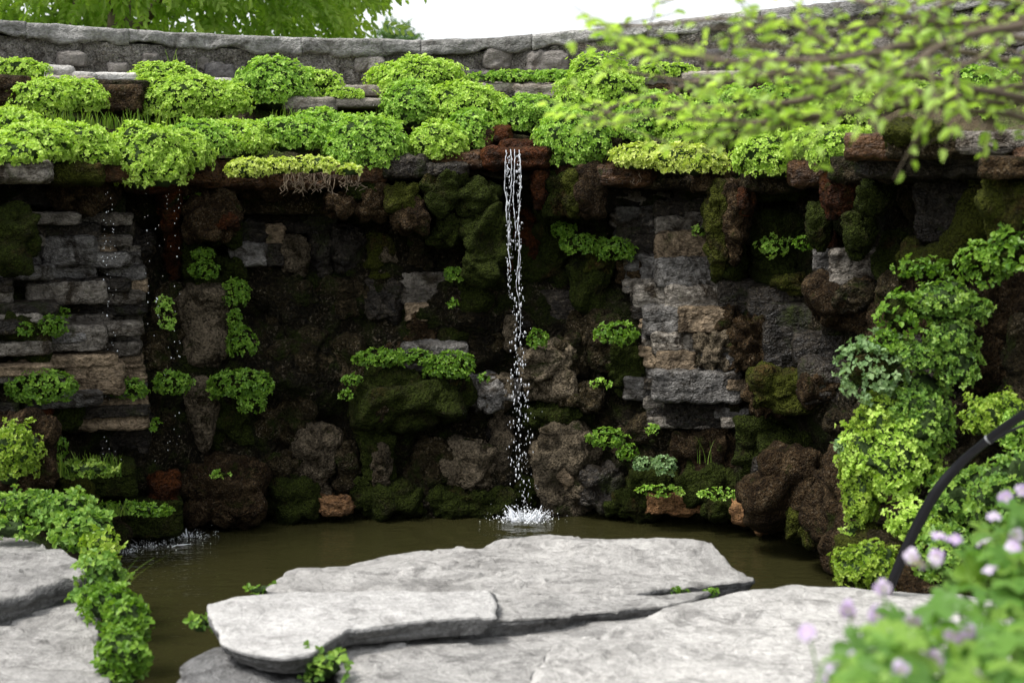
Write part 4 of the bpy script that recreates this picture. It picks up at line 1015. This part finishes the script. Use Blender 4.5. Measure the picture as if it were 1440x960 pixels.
grass(80, 170, 668, .12, 130, lambda x, y: wp(x, y, .48), 'green grass fringe on the mossy shelf at the left')
grass(150, 240, 722, .07, 90, lambda x, y: wp(x, y, .5), 'green fringe on the low ledge rock behind the spray')
grass(166, 174, 838, .17, 3, lambda x, y: at(x, y, 6.1), 'two or three long blades leaning over the water beside the left slab', lean=.5, w=.003)
grass(980, 1010, 650, .16, 6, lambda x, y: wp(x, y, .2), 'few thin blades against the dark lower right wall', w=.0025)
# pale roots dangling under the golden clumps
def roots(x0, x1, y0, y1, n, label):
    _seed[0] += 1; rg = np.random.default_rng(_seed[0]); parts = []
    for i in range(n):
        x = rg.uniform(x0, x1); c = at(x, y0 + rg.uniform(-3, 3), float(yarc(x)) - .06)
        l_ = (y1 - y0) / 208 * rg.uniform(.5, 1.1)
        t = np.linspace(0, 1, 6)[:, None]
        pts = c + np.array((0, 0, -1)) * l_ * t + np.c_[fbm(t * 2.5 + i * 7.1 + np.zeros((6, 3)), 2, i), fbm(t * 2.5 + i * 3.3 + np.zeros((6, 3)), 2, i + 50), t * 0] * .05 * t
        V, F, _ = tube(pts, np.linspace(.004, .0015, 6), 4); parts.append((V[:-2], F))
    V, F = merge(parts)
    obj('hanging_roots', V, F, M['root'], label=label, cat='roots', kind='stuff')
roots(396, 470, 244, 270, 46, 'tangle of pale roots hanging under the golden clumps')
roots(482, 506, 246, 268, 18, 'pale roots under the tiny golden clump')
roots(884, 906, 228, 256, 16, 'pale roots left of the golden cushions at right')

# ------------------------------------------------------------------ falling water
def ico():
    t = (1 + 5 ** .5) / 2
    v = nrm(np.array([(-1, t, 0), (1, t, 0), (-1, -t, 0), (1, -t, 0), (0, -1, t), (0, 1, t), (0, -1, -t), (0, 1, -t), (t, 0, -1), (t, 0, 1), (-t, 0, -1), (-t, 0, 1)], float))
    f = np.array([(0, 11, 5), (0, 5, 1), (0, 1, 7), (0, 7, 10), (0, 10, 11), (1, 5, 9), (5, 11, 4), (11, 10, 2), (10, 7, 6), (7, 1, 8), (3, 9, 4), (3, 4, 2), (3, 2, 6), (3, 6, 8), (3, 8, 9), (4, 9, 5), (2, 4, 11), (6, 2, 10), (8, 6, 7), (9, 8, 1)])
    return v, f
IV, IF = ico()
def drops(P, R_, stretch=1.3, rg=rng):
    n = len(P)
    S = np.stack([R_ * rg.uniform(.7, 1.1, n), R_ * rg.uniform(.7, 1.1, n), R_ * stretch * rg.uniform(.8, 1.3, n)], 1)
    V = (P[:, None, :] + IV[None] * S[:, None, :]).reshape(-1, 3)
    F = (np.arange(n)[:, None, None] * 12 + IF[None]).reshape(-1, 3)
    return V, F
YF = 9.40
rg = np.random.default_rng(77)
fall = thing('waterfall', at(728, 215, YF), 'thin white waterfall dropping from the rusty lip into the pool', 'waterfall')
def strand(path, r0, r1, seed):
    pts = spline([at(x, y, YF + .02 * (i == 0)) for i, (x, y) in enumerate(path)], 110)
    t = np.linspace(0, 1, 110)
    bead = 1 + .9 * vnoise(np.c_[t * 34, t * 0 + seed, t * 0], seed) * (0.25 + .9 * t)
    rad = (r0 * (1 - t) + r1 * t) * np.clip(bead, .1, 1.6) * .46
    pts = pts + np.c_[fbm(np.c_[t * 14, t * 0 + seed, t * 0], 3, seed), t * 0, t * 0] * .006 * (.3 + t)[:, None]
    V, F, _ = tube(pts, rad, 8)
    o = obj('water_strand', V[:-2], F, M['fall'], fall, centre=False); o.location = -np.array(fall.location)
strand([(712, 211), (711, 228), (710, 260), (713, 300), (715, 340), (718, 380)], .006, .006, 1)
strand([(718, 210), (719, 230), (719, 262), (716, 300), (717, 345)], .007, .004, 2)
strand([(724, 210), (724, 232), (722, 270), (724, 306), (726, 352)], .007, .004, 3)
strand([(730, 211), (732, 234), (731, 270), (729, 310), (731, 350), (728, 400)], .007, .006, 4)
strand([(730, 350), (728, 380), (726, 404), (732, 436), (731, 470), (727, 474)], .006, .003, 6)
P, R_ = [], []
for i in range(620):
    y = 215 + 490 * rg.random() ** 1.15
    sp = np.interp(y, [215, 300, 420, 520, 700], [12, 13, 13, 15, 22])
    cx = np.interp(y, [215, 300, 400, 470, 560, 650, 705], [722, 722, 724, 730, 731, 733, 737])
    if y < 420 and rg.random() < .75: cx = cx + (-8 if rg.random() < .5 else 8); sp *= .3
    P.append(at(cx + rg.normal(0, sp * .45), y, YF + rg.normal(0, .03))); R_.append(rg.choice([.003, .005, .0075, .010], p=[.4, .3, .2, .1]) * (1.1 if y > 420 else .9))
V, F = drops(np.array(P), np.array(R_) * .56, 2.6, rg)
o = obj('falling_drops', V, F, M['fall'], fall, centre=False, kind='stuff'); o.location = -np.array(fall.location)
# thin water film over the lip
pts = np.array([at(x, y, YF + d_) for x in np.linspace(708, 737, 9) for y, d_ in ((204, .22), (207, .10), (211, .03), (216, .0))])
# splash where it lands
def splash(c, w, h, n, label, nj=26, seed=5, jetr=.006):
    rg = np.random.default_rng(seed)
    s = thing('water_splash', c, label, 'splash', 'splashes on the pool')
    parts = []
    for j in range(nj):
        a = rg.uniform(0, 6.28); r0 = w * rg.uniform(.1, .5); out = w * rg.uniform(.05, .4)
        hh = h * rg.uniform(.3, 1.0)
        t = np.linspace(0, 1, 7)[:, None]
        b = np.array((math.cos(a) * r0, math.sin(a) * r0 * .6, -.01))
        pts = b + np.array((math.cos(a) * out, math.sin(a) * out * .6, 0)) * t + np.array((0, 0, hh)) * (t * 1.4 - .5 * t * t)
        V, F, _ = tube(pts, jetr * (1 - .75 * t[:, 0]) * rg.uniform(.8, 2.4) * (1 + .4 * np.sin(t[:, 0] * 12 + j)), 6)
        parts.append((V[:-2], F))
    V, F = merge(parts)
    obj('jets', V + c, F, M['foam'], s, kind='stuff')
    P = np.c_[rg.normal(0, w * .42, n), rg.normal(0, w * .26, n), np.abs(rg.normal(0, h * .4, n)) * np.exp(-np.abs(rg.normal(0, .7, n)))]
    V, F = drops(P + c, rg.choice([.002, .0032, .005, .0075], n, p=[.45, .3, .18, .07]) * (jetr / .0055), 1.0, rg)
    obj('spray', V, F, M['foam'], s, kind='stuff')
splash(FALL, .22, .12, 1000, 'white splash crown where the waterfall hits the pool', 46, 5, .0048)
for k_, (px, py, w_, h_, n_) in enumerate([(264, 755, .18, .07, 240), (210, 766, .30, .045, 340), (172, 776, .14, .03, 120)]):
    c = on_z(px, py, 0.0)
    splash(c, w_, h_, n_, ['small splash nearest the wide brown boulder at the left', 'long low spray in front of the low mossy ledge at the left', 'faint spray at the left corner of the pool'][k_], 5, 60 + k_, .0038)
# drips from the left lip
dr = thing('dripping_water', at(200, 262, 8.6), 'sparse bright drops dripping from the left lip', 'water drops')
P, R_ = [], []
for i in range(190):
    x = rg.choice([146, 151, 157, 162, 205, 207, 222, 235, 246, 248, 252], p=[.14, .14, .1, .12, .06, .04, .08, .1, .1, .07, .05])
    y = 262 + 400 * rg.random() ** 1.3
    P.append(at(x + rg.normal(0, 1.6 + (y - 262) * .008), y, float(yarc(x)) + .02 + rg.normal(0, .05))); R_.append(rg.choice([.0025, .0035, .0055], p=[.55, .33, .12]))
V, F = drops(np.array(P), np.array(R_), 1.3, rg)
o = obj('falling_drops', V, F, M['foam'], dr, centre=False, kind='stuff'); o.location = -np.array(dr.location)


# ------------------------------------------------------------------ black hose
hp = [at(1238, 852, 6.12), at(1251, 826, 6.1), at(1264, 795, 6.05), at(1286, 746, 6.0), at(1316, 692, 5.92), at(1350, 652, 5.85), at(1390, 618, 5.7), at(1428, 590, 5.55), at(1490, 552, 5.3)]
hose = thing('garden_hose', hp[0], 'black hose curving up over the right bank behind the lilac flowers', 'hose')
V, F, _ = tube(spline(hp, 90), np.interp(np.linspace(0, 1, 90), [0, .5, .7, 1], [.021, .023, .019, .017]), 16, 3, .05, 6)
o = obj('tube', V[:-2], F, M['hose'], hose, centre=False); o.location = -np.array(hose.location)
a_, b_ = at(1389, 619, 5.70), at(1392, 616.5, 5.695)
V, F, _ = tube(np.linspace(a_, b_, 4), [.0205, .0212, .0212, .0205], 16)
o = obj('clip', V[:-2], F, M['hosering'], hose, centre=False); o.location = -np.array(hose.location)
V, F, _ = tube(spline([at(1394, 622, 5.62), at(1420, 606, 5.52), at(1448, 596, 5.45), at(1490, 585, 5.3)], 20), .006, 8)
o = obj('thin_cable', V[:-2], F, M['hose'], hose, centre=False); o.location = -np.array(hose.location)

# ------------------------------------------------------------------ overhanging shrub, upper right
rg = np.random.default_rng(31)
SK = .9
shrub = thing('overhanging_shrub', (2.2, 3.85, .6), 'loose light green shrub whose thin branches reach in from the right over the ledge', 'shrub')
STEMS = [
 [(1620, 150, 4.1), (1440, 126, 4.2), (1330, 138, 4.25), (1262, 142, 4.3), (1200, 112, 4.35), (1150, 118, 4.4), (1060, 112, 4.5), (980, 118, 4.6), (900, 104, 4.7), (846, 92, 4.8)],
 [(1620, 230, 4.2), (1440, 166, 4.2), (1340, 152, 4.2), (1262, 134, 4.2), (1196, 106, 4.25), (1150, 80, 4.3), (1090, 70, 4.3), (1010, 60, 4.4)],
 [(1620, 60, 4.0), (1440, 84, 4.1), (1330, 66, 4.2), (1240, 50, 4.25), (1130, 32, 4.3), (1010, 30, 4.4), (900, 34, 4.5), (838, 40, 4.6)],
 [(1620, 170, 4.4), (1440, 148, 4.3), (1290, 152, 4.2), (1180, 158, 4.1), (1090, 168, 4.1), (1000, 170, 4.1), (920, 160, 4.2)],
 [(1620, 30, 3.9), (1440, 24, 4.0), (1340, 30, 4.0), (1230, 8, 4.1), (1120, -8, 4.2), (1000, -10, 4.3), (920, 4, 4.4)],
 [(1440, 140, 4.0), (1340, 120, 3.9), (1240, 104, 3.8), (1150, 60, 3.8), (1080, 40, 3.8), (1010, 66, 3.9)],
 [(1330, 140, 4.25), (1240, 120, 4.4), (1100, 100, 4.6), (1000, 112, 4.8), (930, 140, 4.9), (870, 150, 5.0), (820, 170, 5.0)],
 [(1620, 90, 4.0), (1440, 60, 4.0), (1390, 46, 4.0), (1320, 90, 4.0), (1270, 110, 4.0)],
 [(1620, 40, 3.9), (1440, 40, 3.9), (1380, 80, 3.8), (1340, 110, 3.8), (1300, 170, 3.8)],
 [(1620, 110, 4.3), (1480, 90, 4.3), (1420, 110, 4.3), (1390, 150, 4.3)],
 [(1620, 0, 4.1), (1460, 10, 4.1), (1400, 0, 4.1), (1320, -10, 4.1), (1200, 40, 4.1)],
 [(1620, -20, 4.2), (1440, -10, 4.2), (1300, 20, 4.2), (1280, 60, 4.1), (1260, 100, 4.0)],
 [(1180, 158, 4.1), (1110, 170, 4.1), (1050, 180, 4.1), (1000, 190, 4.2)],
 [(1200, 112, 4.35), (1120, 140, 4.2), (1040, 150, 4.2), (960, 156, 4.3), (880, 160, 4.4), (830, 170, 4.5)],
 [(1330, 66, 4.2), (1200, 76, 3.7), (1100, 90, 3.7), (1000, 84, 3.7), (920, 66, 3.8), (860, 60, 3.8)],
 [(1440, 30, 3.6), (1360, 60, 3.6), (1290, 90, 3.6), (1220, 110, 3.6), (1160, 150, 3.6)],
]
tips = []
root_c = np.array((2.2, 3.85, .6))
trunk = spline([root_c, root_c + (0, 0, .7), (2.12, 3.82, 1.9), (1.95, 3.8, 2.5)], 24)
tube_obj('trunk', trunk, np.linspace(.06, .035, 24), M['bark'], shrub, 10, 3, .2, 8)
def add_tips(pts, every, s0=.15):
    for i in range(int(len(pts) * s0), len(pts), every): tips.append((pts[i], pts[min(i + 1, len(pts) - 1)] - pts[max(i - 1, 0)]))
for si, st in enumerate(STEMS):
    pts = [at(q[0], q[1], q[2] * SK) for q in st]
    if st[0][0] > 1600: pts = [np.array((2.08, 3.82, 1.9 + .07 * si))] + pts
    pts = spline(pts, 60)
    pts = pts + .012 * np.stack([fbm(pts * 5, 2, si), fbm(pts * 5, 2, si + 20), fbm(pts * 5, 2, si + 40)], 1)
    tube_obj('branch', pts, np.linspace(.0105, .0026, 60), M['bark'], shrub, 7)
    add_tips(pts, 3, .25)
    for k_ in range(12):                       # twigs
        i = rg.integers(10, 58); b = pts[i]
        tan = nrm(pts[min(i + 1, 59)] - pts[i - 1])
        d_ = nrm(tan * rg.uniform(.4, 1.0) + rg.normal(0, .55, 3) * np.array((1, 1, .7)))
        ln = rg.uniform(.12, .3)
        t = np.linspace(0, 1, 10)[:, None]
        tw = b + d_ * ln * t + np.array((0, 0, rg.uniform(-.06, .08))) * ln * t * t * 2
        tube_obj('twig', tw, np.linspace(.0032, .0012, 10), M['bark'], shrub, 5)
        add_tips(tw, 2, .2)
def simple_leaf(name, L, W, mat, curl=.12, n=6):
    t = np.linspace(0, 1, n); w_ = np.sin(np.pi * t ** .75) ** .9 * W / 2; w_[0] = W * .03; w_[-1] = 0.0006
    z = -curl * L * t ** 2
    V = np.concatenate([np.c_[-w_, t * L, z + w_ * .25], np.c_[t * 0, t * L, z], np.c_[w_, t * L, z + w_ * .25]])
    i = np.arange(n - 1)
    F = np.concatenate([np.stack([i, n + i, n + i + 1, i + 1], 1), np.stack([n + i, 2 * n + i, 2 * n + i + 1, n + i + 1], 1)])
    return V, F
LV = [simple_leaf('leaf', rg.uniform(.032, .05), rg.uniform(.015, .022), None, rg.uniform(-.05, .3)) for _ in range(5)]
LM = []
for v_ in LV:
    for tv in (.2, .45, .75):
        LM.append(mesh_data('leaf', v_[0], v_[1], M['shrubleaf'], True, np.full(len(v_[1]), tv)))
import mathutils
def frame(D, N):
    y = mathutils.Vector(D).normalized(); n_ = mathutils.Vector(N)
    x = y.cross(n_).normalized(); z = x.cross(y)
    return mathutils.Matrix((x, y, z)).transposed().to_4x4()
Lp = []
for p_, tan in tips:
    for s_ in range(2):
        if rg.random() < .4: continue
        side = nrm(np.cross(nrm(tan), np.array((0, 0, 1)))) * (1 if s_ else -1)
        D = nrm(nrm(tan) * rg.uniform(.2, .9) + side * rg.uniform(.5, 1) + np.array((0, 0, rg.normal(-.15, .3))))
        Nn = nrm(np.array((0, 0, 1.0)) + rg.normal(0, .45, 3))
        Lp.append((p_ + rg.normal(0, .004, 3), D, Nn))
rg.shuffle(Lp)
rl = np.array(shrub.location)
for p_, D, Nn in Lp[:300]:
    o = put('leaf', LM[rg.integers(len(LM))], shrub)
    o.matrix_local = mathutils.Matrix.Translation(p_ - rl) @ frame(D, Nn)
rest = Lp[300:]
if rest:
    V, F = blades(np.array([q[0] for q in rest]), np.array([q[1] for q in rest]), np.array([q[2] for q in rest]), rg.uniform(.03, .048, len(rest)), rg.uniform(.015, .021, len(rest)))
    o = obj('foliage', V, F, M['shrubleaf'], shrub, tint=np.repeat(rg.uniform(.1, .9, len(rest)), 2), centre=False, kind='stuff'); o.location = -rl

# ------------------------------------------------------------------ lilac geraniums, lower right
def palmate(R_, lobes=5):
    V = [(0, 0, 0)]; th = np.linspace(-2.5, 2.5, lobes * 6 + 1)
    for a in th:
        f = (a + 2.5) / 5 * lobes
        r = R_ * (.42 + .58 * abs(math.sin(math.pi * f)) ** .7) * (1 - .1 * abs(a) / 2.5)
        V.append((math.sin(a) * r, math.cos(a) * r, .10 * r * math.cos(f * 2 * math.pi) - .12 * r))
    n = len(th)
    F = [(0, i + 1, i + 2, i + 2)[:3] for i in range(n - 1)]
    return np.array(V, float), np.array(F)
pv, pf = palmate(.048)
GL = [mesh_data('leaf', pv * s_, pf, M['geranium'], True, np.full(len(pf), tv)) for s_ in (.8, 1.0, 1.2) for tv in (.15, .45, .8)]
def petal_mesh(tv):
    t = np.linspace(0, 1, 6); L = .023; w_ = np.array([.0025, .006, .0095, .0115, .010, .004]); z = .006 * np.sin(t * 3) - .004 * t
    V = np.concatenate([np.c_[-w_, t * L, z + .002], np.c_[t * 0, t * L, z], np.c_[w_, t * L, z + .002]]); i = np.arange(5); n_ = 6
    F = np.concatenate([np.stack([i, n_ + i, n_ + i + 1, i + 1], 1), np.stack([n_ + i, 2 * n_ + i, 2 * n_ + i + 1, n_ + i + 1], 1)])
    return mesh_data('petal', V, F, M['petal'], True, np.full(len(F), tv))
PM = [petal_mesh(tv) for tv in (.1, .4, .7, .95)]
cv, cf = drops(np.zeros((1, 3)), np.array([.004]), 1.0, rg)
M['anther'] = plain_mat('pale_flower_centre', (.55, .55, .25), .7)
CM = mesh_data('flower_centre', cv, cf, M['anther'])
FL = [(1397, 727), (1320, 755), (1342, 758), (1317, 783), (1282, 783), (1293, 793), (1415, 700), (1385, 763), (1428, 753), (1392, 802), (1243, 827), (1193, 857), (1233, 865), (1135, 888), (1248, 895), (1207, 920), (1230, 918), (1275, 907), (1290, 912), (1315, 927), (1267, 943), (1170, 940), (1163, 952), (1362, 887), (1377, 947), (1230, 942), (1283, 872), (1343, 892), (1438, 690), (1424, 770)]
def fdist(py): return float(np.interp(py, [690, 960], [3.6, 2.4]))
GER = [((1.38, 3.5, .86), 'tall lilac geranium at the right border in front of the black hose', lambda x, y: y < 815),
       ((.98, 2.95, .9), 'lilac geranium in the middle of the bottom right flower clump', lambda x, y: y >= 815 and x > 1255),
       ((.72, 2.65, .9), 'lilac geranium leaning out farthest left over the huge slab', lambda x, y: y >= 815 and x <= 1255)]
# leaf positions fill the clump right of a slanting edge
edge = lambda py: np.interp(py, [690, 760, 800, 840, 880, 920, 960, 1060], [1425, 1370, 1330, 1270, 1235, 1190, 1160, 1120])
for gi, (base, lb, test) in enumerate(GER):
    base = np.array(base); ger = thing('geranium_plant', base, lb, 'flower', 'lilac geraniums at the bottom right')
    rg = np.random.default_rng(500 + gi)
    def stem(p_, r_=.0022):
        t = np.linspace(0, 1, 8)[:, None]
        b = base + np.array((rg.normal(0, .08), rg.normal(0, .08), 0))
        pts = b * (1 - t) + p_ * t + np.array((0, 0, .18)) * (t * (1 - t)) * 2
        tube_obj('stem', pts, np.linspace(r_ * 1.5, r_, 8), M['grass'], ger, 5)
    for px, py in FL:
        if not test(px, py): continue
        p_ = at(px, py, fdist(py)); stem(p_)
        fo = put('flower', CM, ger); fo.location = p_ - base
        fwd = nrm(-np.array((p_[0], p_[1], p_[2] - CAMH)) + rg.normal(0, 2.2, 3) + np.array((0, 0, 1.5)))
        fo.matrix_local = mathutils.Matrix.Translation(p_ - base) @ frame(nrm(np.cross(fwd, nrm(rg.normal(0, 1, 3)))), fwd)
        tv = rg.integers(4)
        for j in range(5):
            pe = put('petal', PM[int(np.clip(tv + rg.integers(-1, 2), 0, 3))], fo)
            pe.rotation_euler = (rg.normal(.12, .12), 0, j * 2 * math.pi / 5)
            s_ = rg.uniform(.72, 1.0); pe.scale = (s_, s_, s_)
    n_ = 0
    while n_ < (110, 190, 150)[gi]:
        py = rg.uniform(700, 1050); px = rg.uniform(1100, 1520)
        if px < edge(py) + 10: continue
        if not test(px, min(py, 2000)): continue
        p_ = at(px, py, fdist(py) + rg.uniform(-.15, .45))
        if p_[2] < .95: continue
        o = put('leaf', GL[rg.integers(len(GL))], ger)
        Nn = nrm(np.array((0, -.45, 1.0)) + rg.normal(0, .4, 3)); D = nrm(rg.normal(0, 1, 3) * np.array((1, 1, .25)) + np.array((-.3, -.3, 0)))
        o.matrix_local = mathutils.Matrix.Translation(p_ - base) @ frame(D, Nn)
        if n_ % 4 == 0: stem(p_, .0015)
        n_ += 1

# ------------------------------------------------------------------ trees beyond the parapet
def tree(base, h, crown_c, crown_r, nleaf, L, mat, label, seed, droop=.6, group='trees beyond the parapet', nb=9):
    rg = np.random.default_rng(seed); base = np.array(base, float); cc = np.array(crown_c, float); cr = np.array(crown_r, float)
    root = thing('broadleaf_tree', base, label, 'tree', group)
    parts = []
    tr = spline([base, base + (cc - base) * .35 + rg.normal(0, .1, 3), base + (cc - base) * .7, cc + np.array((0, 0, cr[2] * .5))], 20)
    V, F, _ = tube(tr, np.linspace(h * .028, h * .006, 20), 10, seed, .15, 3); parts.append((V[:-2], F))
    tipsP = []
    for b in range(nb):
        i = rg.integers(6, 18); d_ = nrm(rg.normal(0, 1, 3) * np.array((1, 1, .5))); e = cc + d_ * cr * rg.uniform(.6, .95)
        lim = spline([tr[i], (tr[i] + e) / 2 + np.array((0, 0, .15 * h * .3)), e], 14)
        V, F, _ = tube(lim, np.linspace(h * .01, h * .0018, 14), 7); parts.append((V[:-2], F))
        tipsP += list(lim[4:])
    V, F = merge(parts)
    o = obj('trunk', V, F, M['bark'], root, centre=False); o.location = -base
    # sprays of leaflets clustered on the crown's shell
    ns = nleaf // 9
    d_ = nrm(rg.normal(0, 1, (ns, 3))); rad = rg.uniform(.45, 1.0, ns) ** .5
    k = 1 + .28 * fbm(d_ * 2.2 + seed, 3, seed)
    C = cc + d_ * cr * (rad * k)[:, None]
    keep = fbm(C * (2.2 / cr.mean()) * 1.6 + seed, 3, seed + 2) > -.5
    C, d_ = C[keep], d_[keep]; ns = len(C)
    ax = nrm(d_ * .6 + rg.normal(0, .5, (ns, 3)) + np.array((0, 0, -droop)))
    Pp, Dd, Nn = [], [], []
    side = nrm(np.cross(ax, rg.normal(0, 1, (ns, 3))))
    for j in range(9):
        f = (j // 2) / 4.0; s_ = 1 if j % 2 else -1
        Pp.append(C + ax * (f * L * 2.4)); Dd.append(ax * .7 + side * s_ * (0 if j == 8 else .8) + np.array((0, 0, -.25))); Nn.append(nrm(np.cross(ax, side) + rg.normal(0, .3, (ns, 3)) + np.array((0, 0, .5))))
    Pp, Dd, Nn = map(np.concatenate, (Pp, Dd, Nn))
    V, F = blades(Pp, Dd, Nn, L * rg.uniform(.7, 1.2, len(Pp)), L * .42)
    o = obj('crown', V, F, M[mat], root, tint=np.repeat(np.clip(np.tile(rg.normal(.5, .25, ns), 9), 0, 1), 2), centre=False, kind='stuff'); o.location = -base
    return root
tree((-5.2, 17.5, 2.7), 8, (-4.35, 17.0, 5.3), (3.15, 2.6, 2.6), 50000, .115, 'treeleaf', 'bright green drooping tree behind the left part of the parapet', 3)
tree((-8.8, 19.5, 2.7), 8, (-7.8, 19.2, 5.4), (3.6, 3.0, 2.8), 20000, .14, 'treeleaf', 'bright green tree at the far left behind the parapet', 4)
tree((-3.3, 40, 2.7), 5, (-3.2, 40, 5.35), (.62, .7, 1.2), 5000, .11, 'fartree', 'small distant bluish green tree seen over the middle of the parapet', 5, .2)
tree((5.4, 15.5, 2.7), 6, (5.6, 15.3, 6.0), (2.2, 2.0, 2.0), 6000, .13, 'treeleaf', 'tree behind the right part of the parapet, seen through the twigs', 6)
